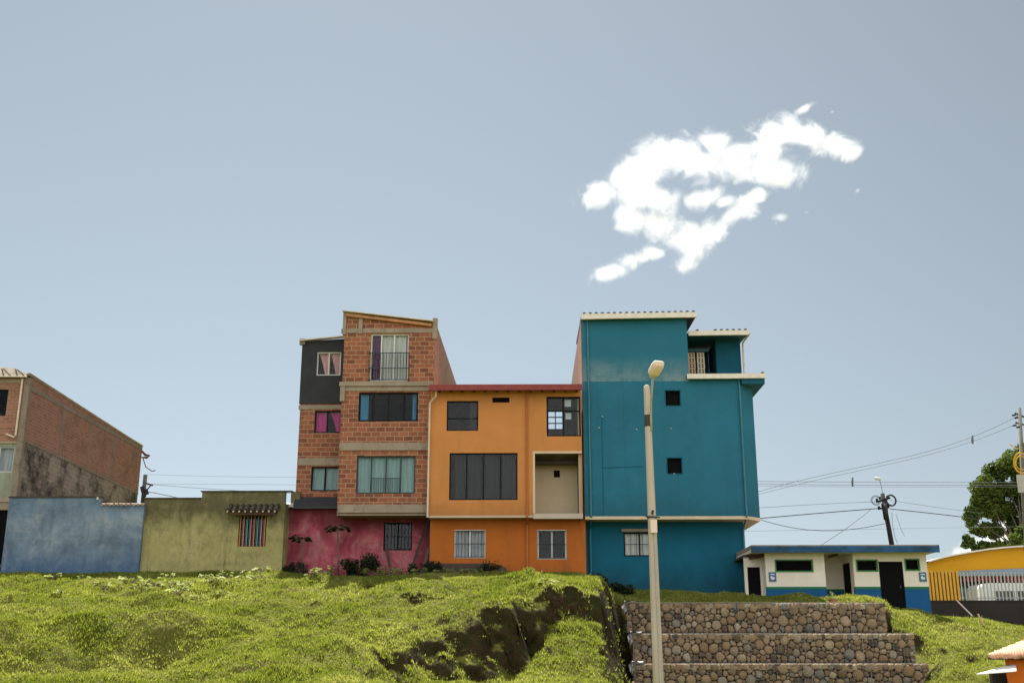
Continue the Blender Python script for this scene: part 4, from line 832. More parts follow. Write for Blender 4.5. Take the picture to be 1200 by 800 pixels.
# small annex on the left with a timber roof edge
n0 = XX(873, 680, YB2 + .7); dl = (XX(876.5, 680, YB2 + .7), A0 - .09, 2.8, ZZ(664, YB2 + .7, 886))
MB().wall(n0, A0 - .003, 2.8, zr - .1, YB2 + .7, .15, [dl]).build('annex_wall', M['cream'], h)
MB().box(dl[0], dl[1], YB2 + .8, YB2 + .84, 2.8, dl[3]).build('door', M['black_void'], h, label='dark annex door at the left end')
q = rect(878, 650, 897, 654.5, YB2 + .3); m = MB(); m.beam((q[0], YB2 + .35, q[2] + .02), (q[1] + .05, YB2 + .25, q[3] + .03), .3, .12); m.build('annex_eave', M['wood_dark'], h)
MB().box(n0, A0 - .003, YB2 + .65, YB2 + 5, zr - .098, zr).build('annex_roof', M['tile_dirty'], h)
for k, (pa, pb, pc, pd) in enumerate(((901, 670, 909.5, 681), (1077, 670, 1085.5, 681))):
    q = rect(pa, pb, pc, pd, YB2)
    s = thing('sign', ((q[0] + q[1]) / 2, YB2 - .02, q[2]), ('small blue and white sign beside the left annex door' if k == 0 else 'small blue and white sign at the right end of the cream block'), 'sign', 'blue signs on the toilet block')
    MB().box(q[0], q[1], YB2 - .03, YB2 - .008, q[2], q[3]).build('plate', M['sign_blue'], s)
    w_, h_ = q[1] - q[0], q[3] - q[2]; m = MB()
    m.box(q[0] + w_ * .22, q[0] + w_ * .78, YB2 - .036, YB2 - .031, q[2] + h_ * .70, q[2] + h_ * .82)
    m.prism_xz([(q[0] + w_ * a_, q[2] + h_ * b_) for a_, b_ in ((.2, .50), (.42, .60), (.55, .45), (.8, .48), (.72, .24), (.4, .2), (.24, .3))], YB2 - .036, YB2 - .031); m.build('pictogram', M['sign_white'], s)

# ================================================================ ochre warehouse, retaining wall, railing, minibus
YH = 62.0; YR = 57.0; zc_ = 3.5
h = thing('ochre_warehouse', (XX(1230, 690, YH), YH, zc_), 'long ochre building with a shallow curved gable and red lettering behind the railing', 'building')
arc = [(1086, 659.5), (1098, 656), (1112, 652.5), (1126, 650), (1140, 647.5), (1156, 645), (1172, 643.2), (1190, 641.8), (1210, 640.8), (1235, 640.4), (1260, 641), (1290, 643), (1320, 647), (1350, 653), (1380, 660)]
top = [tuple(at(px, py, YH)[[0, 2]]) for px, py in arc]
zop = ZZ(672.5, YH, 1150)
xo0, xo1 = XX(1121, 685, YH), XX(1385, 685, YH)
low = [(x, z) for x, z in top]
MB().prism_xz([(top[0][0], zop)] + top + [(top[-1][0], zop)], YH, YH + .2).build('gable_wall', M['ochre'], h)
MB().box(top[0][0], xo0, YH + .0, YH + .2, zc_ - .4, zop - .002).build('wall', M['ochre'], h)
m = MB(); vs = [(x, y, z + dz) for y in (YH - .35, YH + 16) for dz in (.02, .10) for x, z in top]; n = len(top)
fs = []
for i in range(n - 1):
    fs += [(i, i + 1, n + i + 1, n + i), (2 * n + i, 3 * n + i, 3 * n + i + 1, 2 * n + i + 1), (i, 2 * n + i, 2 * n + i + 1, i + 1), (n + i, n + i + 1, 3 * n + i + 1, 3 * n + i)]
m.add(vs, fs).build('roof', M['white_paint'], h)
m = MB(); m.box(xo0, xo1, YH + 5, YH + 5.2, zc_ - .4, zop + 1); m.box(xo1, xo1 + .2, YH, YH + 16, zc_ - .4, zop - .01); m.box(top[0][0], top[0][0] + .2, YH + .21, YH + 16, zc_ - .4, top[0][1]); m.build('wall', M['beige'], h)
m = MB(); m.prism_xz([(xo0, ZZ(673.5, YH, 1122)), (xo1, ZZ(671, YH, 1260)), (xo1, ZZ(660, YH, 1260)), (XX(1160, 666, YH), ZZ(667, YH, 1160)), (xo0, ZZ(669, YH, 1122))], YH - .12, YH - .003); m.build('lintel_band', M['greyband'], h)
m = MB(); yy = YH + .4
sg = rect(1124, 673.8, 1290, 682.5, yy)
MB().box(sg[0], sg[1], yy, yy + .08, sg[2], sg[3]).build('sign_board', M['black_void'], h)
px = 1128.0; random.seed(3)
lt = MB()
for word in (8, 2, 11, 2, 8):
    for k in range(word):
        a = XX(px, 678, yy); b = XX(px + 3.6, 678, yy); z0_, z1_ = sg[2] + .06, sg[3] - .05; w_ = b - a; kind = random.randrange(4)
        if kind != 2: lt.box(a, a + w_ * .3, yy - .04, yy - .003, z0_, z1_)
        if kind in (0, 3): lt.box(b - w_ * .3, b, yy - .04, yy - .003, z0_, z1_)
        for q in {0: (.5, .9), 1: (.05, .5, .95), 2: (.05, .95, .5), 3: (.1, .9)}[kind]:
            z = z0_ + (z1_ - z0_) * q; lt.box(a + w_ * (.3 if kind != 2 else 0), b - w_ * (.3 if kind in (0, 3) else .0), yy - .039, yy - .004, max(z0_, z - .07), min(z1_, z + .07))
        if kind == 2: lt.box(a + w_ * .35, a + w_ * .65, yy - .038, yy - .005, z0_ + .1, z1_ - .1)
        px += 4.35
    px += 3.6
lt.build('lettering', M['red_letter'], h)
q = rect(1125, 688.5, 1145.5, 704, YH + .6); MB().box(q[0], q[1], YH + .6, YH + .7, zc_ - .3, q[3]).build('door', M['green_panel'], h, label='green lower door panel')
q = rect(1123, 674, 1128, 688, YH + .5); MB().box(q[0], q[1], YH + .5, YH + .55, q[2], q[3]).build('door', M['black_void'], h, label='narrow dark opening')

w0 = XX(1087.5, 715, YR); w1 = XX(1420, 715, YR)
zwt = ZZ(703, YR, 1130)
h = thing('retaining_wall', (w0 + 4, YR, 3.0), 'low blackened masonry wall with moss between the toilet block and the right edge', 'wall')
MB().box(w0, w1, YR, YR + .3, 2.4, zwt - .06).build('wall', M['darkstone'], h)
MB().box(w0 - .02, w1, YR - .03, YR + .33, zwt - .058, zwt).build('coping', M['darkstone'], h)
h = thing('railing', (w0 + 4, YR + .15, zwt), 'tall vertical bar railing, orange then grey, standing on the blackened wall', 'railing')
m = MB(); ztp = ZZ(668.5, YR, 1110)
n = 9
for k in range(n):
    x = XX(1089 + k * 4.25, 690, YR); m.box(x, x + .11, YR + .09, YR + .15, zwt + .0, ztp)
m.build('bars', M['bar_orange'], h)
q0 = XX(1087.5, 690, YR); q1 = XX(1126, 690, YR)
MB().box(q0, q1, YR + .16, YR + .19, zwt + .002, ztp - .05).build('back_panel', M['ochre_dark'], h)
m = MB(); ztp2 = ZZ(669.5, YR, 1150)
for k in range(46):
    x = XX(1127.5 + k * 4.3, 690, YR); m.box(x, x + .06, YR + .1, YR + .15, zwt, ztp2)
m.box(q1, XX(1330, 690, YR), YR + .152, YR + .172, zwt + .1, zwt + .15); m.box(q1, XX(1330, 690, YR), YR + .152, YR + .172, ztp2 - .2, ztp2 - .15)
m.build('bars', M['bar_grey'], h)

YVn = 60.0
h = thing('minibus', (XX(1185, 690, YVn), YVn, zc_), 'white minibus with dark side windows parked behind the grey railing', 'minibus')
vx0, vx1 = XX(1146.5, 690, YVn), XX(1146.5, 690, YVn) + 5.2; vzt = ZZ(682.5, YVn, 1180)
prof = [(vx0 + .05, zc_ + .35), (vx0, zc_ + 1.0), (vx0 + .12, vzt - .25), (vx0 + .3, vzt - .05), (vx0 + .6, vzt), (vx1 - .3, vzt), (vx1 - .08, vzt - .15), (vx1, zc_ + 1.0), (vx1, zc_ + .35)]
MB().prism_xz(prof, YVn, YVn + 1.9).build('body', M['van_white'], h)
wz0, wz1 = zc_ + 1.0, ZZ(692, YVn, 1180)
for k, (a, b) in enumerate(((.155, .36), (.375, .57), (.585, .78), (.795, .97))):
    MB().box(vx0 + 5.2 * a, vx0 + 5.2 * b, YVn - .012, YVn + .03, wz0, wz1).build('window', M['van_glass'], h)
for x in (vx0 + .95, vx1 - .95):
    w = MB().tube([(x, YVn - .03, zc_ + .33), (x, YVn + .2, zc_ + .33)], .33, 20).build('wheel', M['rubber'], h); MB().tube([(x, YVn - .045, zc_ + .33), (x, YVn - .032, zc_ + .33)], .19, 16).build('rim', M['alu'], w)
MB().box(vx1 - .02, vx1 + .03, YVn + .15, YVn + .4, zc_ + .75, zc_ + .95).build('headlight', M['sign_white'], h)
MB().box(vx0 - .05, vx0 + .06, YVn + .02, YVn + 1.88, zc_ + .35, zc_ + .55).build('bumper', M['rail_metal'], h)

# ================================================================ kiosk roof at the lower right corner
YK = 31.0
h = thing('orange_kiosk', (XX(1205, 790, YK), YK, .4), 'small orange kiosk with a clay tile roof at the lower right corner', 'kiosk')
kx0 = XX(1183.5, 790, YK)
MB().box(kx0, kx0 + 3, YK, YK + .22, .2, ZZ(769, YK, 1190)).build('wall', M['orange_wall'], h)
MB().box(XX(1163, 795, YK + .3), kx0 + 3, YK + .3, YK + .5, .2, ZZ(786, YK + .3, 1170)).build('rear_wall', M['darkstone'], h)  # dark box added to stand in for the shade below the awning
m = MB(); n = 46
for k in range(n):
    px = 1161 + k * 3.4; f = min(1.0, .12 + (px - 1161) / 46); yl_ = 766.5 - .36 * (px - 1160) if px < 1206 else 750
    a = at(px, 768.2 + .5 * math.sin(k * 1.7), YK - .4); b = at(px - 3.5 * f, yl_ + .4 * math.sin(k * 2.3), YK - .4 + 1.7 * f); m.tube([a, b], [.052, .046], 8)
    m.tube([a + (.04, .02, -.035), b + (.04, .02, -.03)], [.04, .036], 6)
m.build('roof_tiles', M['clay_tile_pale'], h, smooth=True)
e = at(1163, 771, YK - .3); MB().box(e[0], e[0] + 4, YK - .3, YK + .0, e[2] - .03, e[2] + .035).build('eave_board', M['wood_dark'], h)
m = MB(); a, b, c, d = at(1144, 789, YK - .9), at(1191, 785.2, YK - .9), at(1190.5, 777.5, YK - .05), at(1183, 778.5, YK - .05)
m.add([a, b, c, d, a - (0, 0, .025), b - (0, 0, .025), c - (0, 0, .025), d - (0, 0, .025)], [(0, 1, 2, 3), (7, 6, 5, 4), (0, 4, 5, 1), (1, 5, 6, 2), (2, 6, 7, 3), (3, 7, 4, 0)])
m.build('awning', M['awning'], h)

# ================================================================ street lamp
YS = 24.0
px_t, px_b = at(757.5, 449, YS), at(771, 800, YS)
gz0 = float(gz(px_b[0], YS)); xb = px_b[0]
h = thing('street_lamp', (xb, YS, gz0), 'tall pale concrete street lamp standing in front of the teal house', 'street lamp')
tp = np.array([at(757.8, 451, YS)[0], YS, at(757.8, 451, YS)[2]]); bt = np.array([xb + .02, YS, gz0 - .3])
m = MB(); m.tube([bt, bt + (tp - bt) * .3, bt + (tp - bt) * .6, bt + (tp - bt) * .985, bt + (tp - bt) * .997, tp], [.121, .106, .09, .07, .06, .03], 24); m.build('pole', M['concrete_pale'], h, smooth=True)
f0 = lambda py: at(757.8 + (771 - 757.8) * (py - 451) / 349, py, YS)
m = MB(); c = f0(606); m.tube([c + (0, 0, -.02), c + (0, 0, .02)], .103, 20); m.beam(c + (-.14, -.05, .02), c + (.17, -.05, -.01), .03, .03); m.tube([c + (.0, -.12, .05), c + (.02, -.12, .14)], .025, 8); m.build('pole_band', M['rail_metal'], h)
c = f0(617); m = MB(); m.box(c[0] - .07 + .02, c[0] + .07 + .02, YS - .18, YS - .11, c[2] - .14, c[2] + .13); m.build('fuse_box', M['lamp_lens'], h)
m = MB(); m.tube([f0(622) + (.03, -.105, 0), f0(700) + (.03, -.115, 0), f0(800) + (.035, -.125, 0), (xb + .05, YS - .13, gz0)], .015, 8); m.build('cable', M['box_grey'], h)
# curved arm and lamp head pointing to the viewer's right
a0_ = f0(492) + (.06, -.06, 0); hd0 = at(765, 441.5, YS - .85); hd1 = at(773.5, 424.5, YS - 1.12)
m = MB(); m.tube([a0_ + (0, 0, -.25), a0_, a0_ * .6 + hd0 * .4 + (0, .12, .06), hd0], .026, 10); m.build('arm', M['box_grey'], h, smooth=True)
c = f0(493); m = MB(); m.tube([c + (0, 0, -.13), c + (0, 0, .13)], .080, 20); m.build('arm_clamp', M['plank'], h)
dv = hd1 - hd0; L_ = np.linalg.norm(dv); dv /= L_; rt = np.cross(dv, (0, 0, 1.0)); rt /= np.linalg.norm(rt); up = np.cross(rt, dv)
def head(s, ws, hs, off, mt, nm):
    m = MB(); vs = []; fs = []; ns = 16
    for t_, w_, k_ in s:
        for k in range(ns):
            an = 2 * math.pi * k / ns; ca, sa = math.cos(an), math.sin(an)
            ca = math.copysign(abs(ca) ** .6, ca); sa = math.copysign(abs(sa) ** .6, sa)
            vs.append(hd0 + dv * L_ * t_ + rt * ca * w_ * ws + up * (sa * k_ * hs + off))
    n = len(s)
    for i in range(n - 1):
        for k in range(ns): fs.append((i * ns + k, i * ns + (k + 1) % ns, (i + 1) * ns + (k + 1) % ns, (i + 1) * ns + k))
    fs += [tuple(range(ns - 1, -1, -1)), tuple(range((n - 1) * ns, n * ns))]
    return m.add(vs, fs).build(nm, mt, h, smooth=True)
head([(-.12, .25, .5), (.0, .4, .7), (.15, .85, 1), (.35, 1, 1), (.75, 1, .95), (.95, .85, .7), (1.02, .6, .3)], .15, .055, .03, M['lamp_head'], 'lamp_head')
head([(.12, .6, .6), (.2, .8, 1), (.85, .8, 1), (.92, .6, .6)], .135, .03, -.03, M['lamp_lens'], 'lamp_lens')

# ================================================================ utility poles and wires
YE = 58.0
b_ = at(1050, 665, YE); t_ = at(1034, 578, YE); gzp = 3.5
bb = b_ + (b_ - t_) * ((b_[2] - gzp) / (t_[2] - b_[2]))
h = thing('utility_pole', bb, 'leaning dark utility pole with coiled cables behind the toilet block', 'utility pole')
m = MB(); m.tube([bb, t_], [.16, .105], 14); m.build('pole', M['pole_dark'], h, smooth=True)
P = lambda px, py, dy=0: at(px, py, YE + dy)
m = MB(); m.beam(P(1027, 588, -.15), P(1043, 583, -.15), .1, .1); m.beam(P(1029, 596, -.12), P(1042, 594, -.12), .07, .09); m.build('crossarm', M['pole_dark'], h)
for px, py in ((1027.5, 585), (1031, 583), (1040, 581.5), (1030, 594), (1041, 592)):
    c = P(px, py, -.15); MB().tube([c + (0, 0, -.08), c, c + (0, 0, .06)], [.045, .075, .045], 10).build('insulator', M['cable_black'], h)
m = MB(); c = P(1044.5, 586, -.25)
for r_ in (.24, .21, .265):
    m.tube([c + (r_ * math.sin(a), .02 * math.sin(3 * a) + r_ * .1, r_ * 1.15 * math.cos(a)) for a in np.linspace(0, 2 * math.pi, 26)], .016, 6, cap=False)
c = P(1026.5, 586, -.25)
for r_ in (.2, .25): m.tube([c + (r_ * math.sin(a), .03 * math.sin(3 * a), r_ * math.cos(a)) for a in np.linspace(0, 2 * math.pi, 26)], .014, 6, cap=False)
m.tube([P(1033, 590, -.2), P(1035, 600, -.3), P(1036, 607, -.25), P(1039, 612, -.2)], .03, 6); m.build('cable_coil', M['cable_black'], h)
m = MB(); m.tube([P(1038.5, 608, -.3), P(1037, 590, -.3)], .13, 12); m.build('transformer', M['cable_black'], h, smooth=True)
m = MB(); m.tube([P(1045, 600, -.1), P(1046, 615, -.1), P(1049, 630, -.1), P(1052, 636, -.1)], .012, 6); m.tube([P(1050, 602, -.1), P(1056, 620, -.1), P(1060, 628, -.1)], .01, 6); m.build('hanging_wire', M['cable'], h)
m = MB(); m.tube([P(1034.5, 579), P(1033, 570), P(1031, 563)], .015, 6); m.build('lamp_arm', M['cable'], h)
m = MB(); c = P(1028.5, 561, -.3); m.tube([c + (.22, .3, -.03), c + (.1, 0, 0), c + (-.12, -.1, .02), c + (-.2, -.15, .02)], [.03, .085, .085, .03], 10); m.build('lamp_head', M['white_metal'], h, smooth=True)

h = thing('utility_pole', (at(170, 600, 72)[0], 72, 5.0), 'short dark utility pole poking up between the left brick house and the olive wall', 'utility pole')
Q = lambda px, py, dy=0: at(px, py, 72 + dy)
m = MB(); q = Q(170.5, 556); m.tube([(q[0] - .08, 72, 5), q], [.16, .13], 12); m.build('pole', M['pole_dark'], h, smooth=True)
m = MB(); m.beam(Q(171, 566), Q(179, 568.5), .1, .1); m.beam(Q(172, 574), Q(177, 568), .06, .06); m.build('crossarm', M['pole_dark'], h)
m = MB()
for px, py in ((166, 570), (168, 576), (171, 573), (167.5, 582)): m.tube([Q(px, py, -.2), Q(px + 1.5, py + 6, -.2)], .12, 8)
m.build('cable_coil', M['cable_black'], h)

YG2 = 60.0; M['pole_grey'] = simple('weathered_pole', (.13, .13, .11), .85, var=.3)
G = lambda px, py, dy=0: at(px, py, YG2 + dy)
gb = G(1208, 735); h = thing('utility_pole', (gb[0], YG2, 3.4), 'grey concrete utility pole with yellow cable loops at the right edge of the photo', 'utility pole')
m = MB(); q = G(1194.5, 478); m.tube([(gb[0], YG2, 3.4), q], [.15, .10], 14); m.build('pole', M['pole_grey'], h, smooth=True)
m = MB(); m.beam(G(1189, 484), G(1204, 490), .09, .09); m.beam(G(1190, 495), G(1206, 499), .08, .08); m.build('crossarm', M['rail_metal'], h)
for px, py in ((1190, 486), (1193, 489), (1191, 498), (1195, 500)):
    c = G(px, py, -.1); MB().tube([c + (-.18, 0, -.03), c + (.0, 0, 0)], [.05, .05], 8).build('insulator', M['cable_black'], h)
m = MB(); c = G(1197, 542, -.4)
for r_, e_ in ((.42, 1.35), (.36, 1.5), (.30, 1.25)):
    m.tube([c + (r_ * math.sin(a), .05 * math.sin(2 * a), r_ * e_ * math.cos(a)) for a in np.linspace(0, 2 * math.pi, 30)], .028, 6, cap=False)
m.tube([G(1183, 520, -.4), G(1187, 523, -.4), G(1192, 525, -.4), G(1198, 527, -.4)], .025, 6); m.build('cable_coil', M['yellow_cable'], h)
q = G(1199, 566, -.3); MB().box(q[0] - .3, q[0] + .35, YG2 - .5, YG2 - .25, q[2] - .5, q[2] + .45).build('cabinet', M['box_grey'], h)

def wire(pts, r, label, mat='cable', n=24, grp=None):
    """pts: (px, py, Y) of a few points on one hanging line; smooth curve through them"""
    P3 = [at(*p) for p in pts]
    if len(P3) == 2: P3.insert(1, (P3[0] + P3[1]) / 2 - (0, 0, .15))
    tt = np.linspace(0, 1, n); ts = np.linspace(0, 1, len(P3)); A = np.array(P3)
    deg = min(len(P3) - 1, 3); out = np.stack([np.polyval(np.polyfit(ts, A[:, k], deg), tt) for k in range(3)], 1)
    c0_ = out[0].copy(); m = MB(); m.tube(out, r, 6); o = m.build('power_line', M[mat], loc=tuple(c0_)); tag(o, label, 'power line', grp or 'overhead lines')
    return o
wire([(860, 584.5, 64), (985, 552, 62), (1090, 528, 61), (1192, 487.5, 60)], 0.0120, 'topmost grey line rising from the teal house to the right edge pole')
wire([(860, 587, 64), (985, 556, 62), (1090, 532, 61), (1192, 496, 60)], 0.0105, 'second grey line just below the topmost rising one')
wire([(860, 563.5, 66), (1000, 564.5, 66), (1230, 565, 66)], 0.0135, 'upper of three level lines passing behind the big tree')
wire([(860, 566, 66), (1000, 568, 66), (1230, 568, 66)], 0.0135, 'middle one of three level lines passing behind the big tree')
wire([(860, 568.5, 66), (1000, 570, 66), (1230, 570, 66)], 0.0090, 'lowest of three level lines passing behind the big tree')
wire([(870, 596, 58), (960, 590.5, 58), (1030, 587.5, 58)], 0.0105, 'thin line from the teal house to the leaning pole top')
wire([(870, 609, 58), (960, 601, 58), (1036, 595, 58)], 0.0225, 'thickest black line between the teal house and the leaning pole', 'cable_black')
wire([(880, 605, 57.5), (935, 619, 57.5), (985, 621, 57.7), (1038, 613, 57.8)], 0.0150, 'slack sagging line between the teal house and the leaning pole', 'cable_black')
wire([(956, 642, 55), (990, 620, 56), (1020, 597, 57.8)], 0.0150, 'diagonal line dropping from the leaning pole to the toilet roof')
wire([(1043, 596, 58), (1090, 601, 60), (1150, 608, 62)], 0.0210, 'thick black line from the leaning pole into the big tree', 'cable_black')
wire([(1043, 585.5, 58), (1090, 593, 60), (1150, 601, 62)], 0.0097, 'thin line from the leaning pole into the big tree')
wire([(870, 622, 66), (1000, 620, 66), (1230, 616, 66)], 0.0075, 'faint lowest level line just above the toilet roof')
wire([(175, 567, 72), (260, 573.5, 70), (352, 578, 68)], 0.0135, 'dark line from the short left pole across the olive wall')
wire([(173, 576, 72), (190, 579, 70), (210, 583.5, 66)], 0.0225, 'thick short line dropping from the left pole behind the olive wall', 'cable_black')
wire([(172, 555.5, 72), (260, 558, 72), (360, 559, 72)], 0.0075, 'upper faint line between the short left pole and the brick house')
wire([(170, 567, 72), (260, 567, 72), (360, 568, 72)], 0.0075, 'lower faint line between the short left pole and the brick house')
for px, pa, pb, Y_, lab in ((1140, 510, 520, 60.6, 'small spacer clipped to the rising lines near the right pole'), (999.5, 559, 570, 66, 'small spacer clipped to the level lines above the leaning pole')):
    p = at(px, pb, Y_); m = MB(); m.tube([p, at(px - .6, (pa + pb) / 2, Y_), at(px - .2, pa, Y_)], [.05, .07, .04], 8); tag(m.build('line_spacer', M['cable'], loc=tuple(p)), lab, 'line spacer')

# ================================================================ gabion walls
def ico(sub=2):
    import bmesh
    bm = bmesh.new(); bmesh.ops.create_icosphere(bm, subdivisions=sub, radius=1); v = np.array([x.co[:] for x in bm.verts]); f = np.array([[q.index for q in p.verts] for p in bm.faces]); bm.free(); return v, f
IV, IF = ico(2)
def stones_patch(w, hgt, seed):
    """irregular packing of stones on a w x hgt rectangle: list of (u, v, radius)"""
    r_ = np.random.default_rng(seed); pts = []; cell = {}
    for rad, tries in ((.19, 8), (.155, 40), (.125, 220), (.10, 900), (.078, 2000), (.058, 2600)):
        for _ in range(int(tries * w * hgt / 4)):
            u, v = r_.uniform(rad * .7, w - rad * .7), r_.uniform(rad * .8, hgt - rad * .6); rr = rad * r_.uniform(.88, 1.12); ok = True
            ci, cj = int(u / .35), int(v / .35)
            for a in (-1, 0, 1):
                for b in (-1, 0, 1):
                    for (p, q, s) in cell.get((ci + a, cj + b), ()):
                        if (p - u) ** 2 + (q - v) ** 2 < ((s + rr) * .88) ** 2: ok = False; break
                    if not ok: break
                if not ok: break
            if ok: pts.append((u, v, rr)); cell.setdefault((ci, cj), []).append((u, v, rr))
    return pts
def stone_cells(w, hgt, seed):
    """weighted cells round the packed stones: tight, uneven polygons with narrow gaps and rounded corners"""
    pts = stones_patch(w, hgt, seed); A = np.array(pts); out = []
    r_ = np.random.default_rng(seed + 500)
    for i, (u, v, rr) in enumerate(pts):
        B = rr * 1.75; pl = [np.array(q) for q in ((max(0, u - B), max(0, v - B)), (min(w, u + B), max(0, v - B)), (min(w, u + B), min(hgt, v + B)), (max(0, u - B), min(hgt, v + B)))]
        dd = np.hypot(A[:, 0] - u, A[:, 1] - v); nb = np.argsort(dd)[1:22]
        for j in nb:
            D = dd[j]
            if D > 3.2 * B or D < 1e-6: continue
            nrm = (A[j, :2] - (u, v)) / D; t = (D * D + rr * rr - A[j, 2] ** 2) / (2 * D) - .006; q = []
            for k in range(len(pl)):
                a_, b_ = pl[k], pl[(k + 1) % len(pl)]; fa, fb = (a_ - (u, v)) @ nrm - t, (b_ - (u, v)) @ nrm - t
                if fa <= 0: q.append(a_)
                if fa * fb < 0: q.append(a_ + (b_ - a_) * fa / (fa - fb))
            pl = q
            if len(pl) < 3: break
        if len(pl) < 3: continue
        P = np.array(pl)
        for c_ in (.24, .25):
            nx = np.roll(P, -1, 0); P = np.stack([P * (1 - c_) + nx * c_, P * c_ + nx * (1 - c_)], 1).reshape(-1, 2)
        keep = np.linalg.norm(P - np.roll(P, 1, 0), axis=1) > .004; P = P[keep]
        if len(P) < 5: continue
        c = P.mean(0); P = c + (P - c) * (1 + r_.normal(size=(len(P), 1)) * .025)
        out.append((P, rr))
    return out
def gabion(px0, px1, pt, pb, Yf, label, seed, depth=1.0):
    gx0, gx1 = XX(px0, (pt + pb) / 2, Yf), XX(px1, (pt + pb) / 2, Yf); z0_, z1_ = ZZ(pb, Yf, 900), ZZ(pt, Yf, 900)
    h = thing('gabion_wall', ((gx0 + gx1) / 2, Yf, z0_), label, 'gabion wall', 'stepped gabion walls below the teal house')
    MB().box(gx0 + .06, gx1 - .06, Yf + .10, Yf + depth, z0_, z1_ - .07).build('fill', M['core'], h)
    VV = []; FF = []; o = 0; r_ = np.random.default_rng(seed)
    faces = [('f', gx1 - gx0, z1_ - z0_), ('l', depth, z1_ - z0_), ('r', depth, z1_ - z0_), ('t', gx1 - gx0, depth)]
    for fi, (nm, w, hh) in enumerate(faces):
        for poly, rr in stone_cells(w, hh, seed * 10 + fi):
            n = len(poly); cen = poly.mean(0); d0 = r_.uniform(-.035, .03); dome = r_.uniform(.03, .07) * min(1.3, rr / .12); tilt = r_.normal(size=2) * .10; off = r_.normal(size=2) * .12
            rings = [(1.0, .13), (1.0, .035), (.93, -.25 * dome), (.72, -.8 * dome), (.40, -dome)]
            vs = []
            for s_, dd in rings:
                q = cen + (poly - cen) * s_ + off * rr * (1 - s_); dep = d0 + .06 + dd + (q - cen) @ tilt + r_.normal(size=n) * .006 * (s_ < 1)
                vs.append(np.column_stack([q, dep]))
            vs.append(np.array([[*(cen + off * rr), d0 + .06 - dome * 1.02]])); L = np.concatenate(vs)
            u, v, d = L[:, 0], L[:, 1], L[:, 2]
            if nm == 'f': P3 = np.column_stack([gx0 + u, Yf + d, z0_ + v])
            elif nm == 'l': P3 = np.column_stack([gx0 + d, Yf + u, z0_ + v])
            elif nm == 'r': P3 = np.column_stack([gx1 - d, Yf + u, z0_ + v])
            else: P3 = np.column_stack([gx0 + u, Yf + v, z1_ - np.maximum(d, .015) + .0])
            VV.append(P3); nr = len(rings)
            for i in range(nr - 1):
                for k in range(n):
                    FF.append((o + i * n + k, o + i * n + (k + 1) % n, o + (i + 1) * n + (k + 1) % n)); FF.append((o + i * n + k, o + (i + 1) * n + (k + 1) % n, o + (i + 1) * n + k))
            for k in range(n): FF.append((o + (nr - 1) * n + k, o + (nr - 1) * n + (k + 1) % n, o + nr * n))
            o += len(L)
    st = npmesh('stones', np.concatenate(VV), np.array(FF), M['stone'], parent=h, kind='stuff', smooth=True)
    m = MB()
    for k in range(int((gx1 - gx0) / .12) + 1):
        x = gx0 + k * .12; s_ = .06 if k % 2 else 0
        m.tube([(x, Yf - .02, z0_), (x, Yf - .02, z1_ + .01), (x, Yf + depth, z1_ + .01)], .0035 if k % 17 else .011, 4, cap=False)
    for k in range(int((z1_ - z0_) / .12) + 1): m.tube([(gx0, Yf - .02, z0_ + k * .12), (gx1, Yf - .02, z0_ + k * .12)], .0035, 4, cap=False)
    m.tube([(gx0, Yf - .02, z1_ + .01), (gx1, Yf - .02, z1_ + .01)], .012, 6); m.build('wire_mesh', M['wire'], h)
    # torn pale geotextile at the left end
    m = MB(); nn = 7; vs = []
    for i in range(nn):
        for j in range(5):
            vs.append((gx0 - .05 - .05 * math.sin(i * 1.3 + j) - .02 * j, Yf - .02 + j * .09, z1_ + .05 - i * (.06 + .02 * math.sin(j * 2 + seed)) + .03 * math.sin(j * 1.7)))
    fs = [(i * 5 + j, i * 5 + j + 1, (i + 1) * 5 + j + 1, (i + 1) * 5 + j) for i in range(nn - 1) for j in range(4)]
    vs2 = []
    for i in range(4):
        for j in range(5): vs2.append((gx0 - .08 + i * .13, Yf - .04 + j * .1, z1_ + .06 + .03 * math.sin(i * 2 + j * 1.4)))
    m.add(vs, fs); m.add(vs2, [(i * 5 + j, i * 5 + j + 1, (i + 1) * 5 + j + 1, (i + 1) * 5 + j) for i in range(3) for j in range(4)]); m.build('liner', M['liner'], h, smooth=True)
    return h
gabion(735, 1039, 706, 741, 42.0, 'top tier of the stone gabion steps, directly below the grass', 1)
gabion(742, 1073, 742, 776, 41.1, 'middle tier of the stone gabion steps', 2)
gabion(744, 1090, 777, 812, 40.2, 'bottom tier of the stone gabion steps, cut by the photo edge', 3)
# ================================================================ vegetation
def gp(px, Y):
    x = at(px, 700, Y)[0]; return np.array([x, Y, float(gz(x, Y))])
def leaf_quads(C, N, size, aspect, seed, droop=0):
    """n leaf-shaped quads (rhombus) at C with random directions around N"""
    r_ = np.random.default_rng(seed); n = len(C)
    d = r_.normal(size=(n, 3)); d[:, 2] -= droop; d /= np.linalg.norm(d, axis=1, keepdims=True)
    nn = N + r_.normal(size=(n, 3)) * .6; w = np.cross(d, nn); w /= np.linalg.norm(w, axis=1, keepdims=True) + 1e-9
    s = size * r_.uniform(.6, 1.35, (n, 1))
    a, b, c, e = C - d * s * .5, C + w * s * aspect * .5 , C + d * s * .5, C - w * s * aspect * .5
    V = np.stack([a, b, c, e], 1).reshape(-1, 3); F = np.arange(4 * n).reshape(-1, 4); return V, F

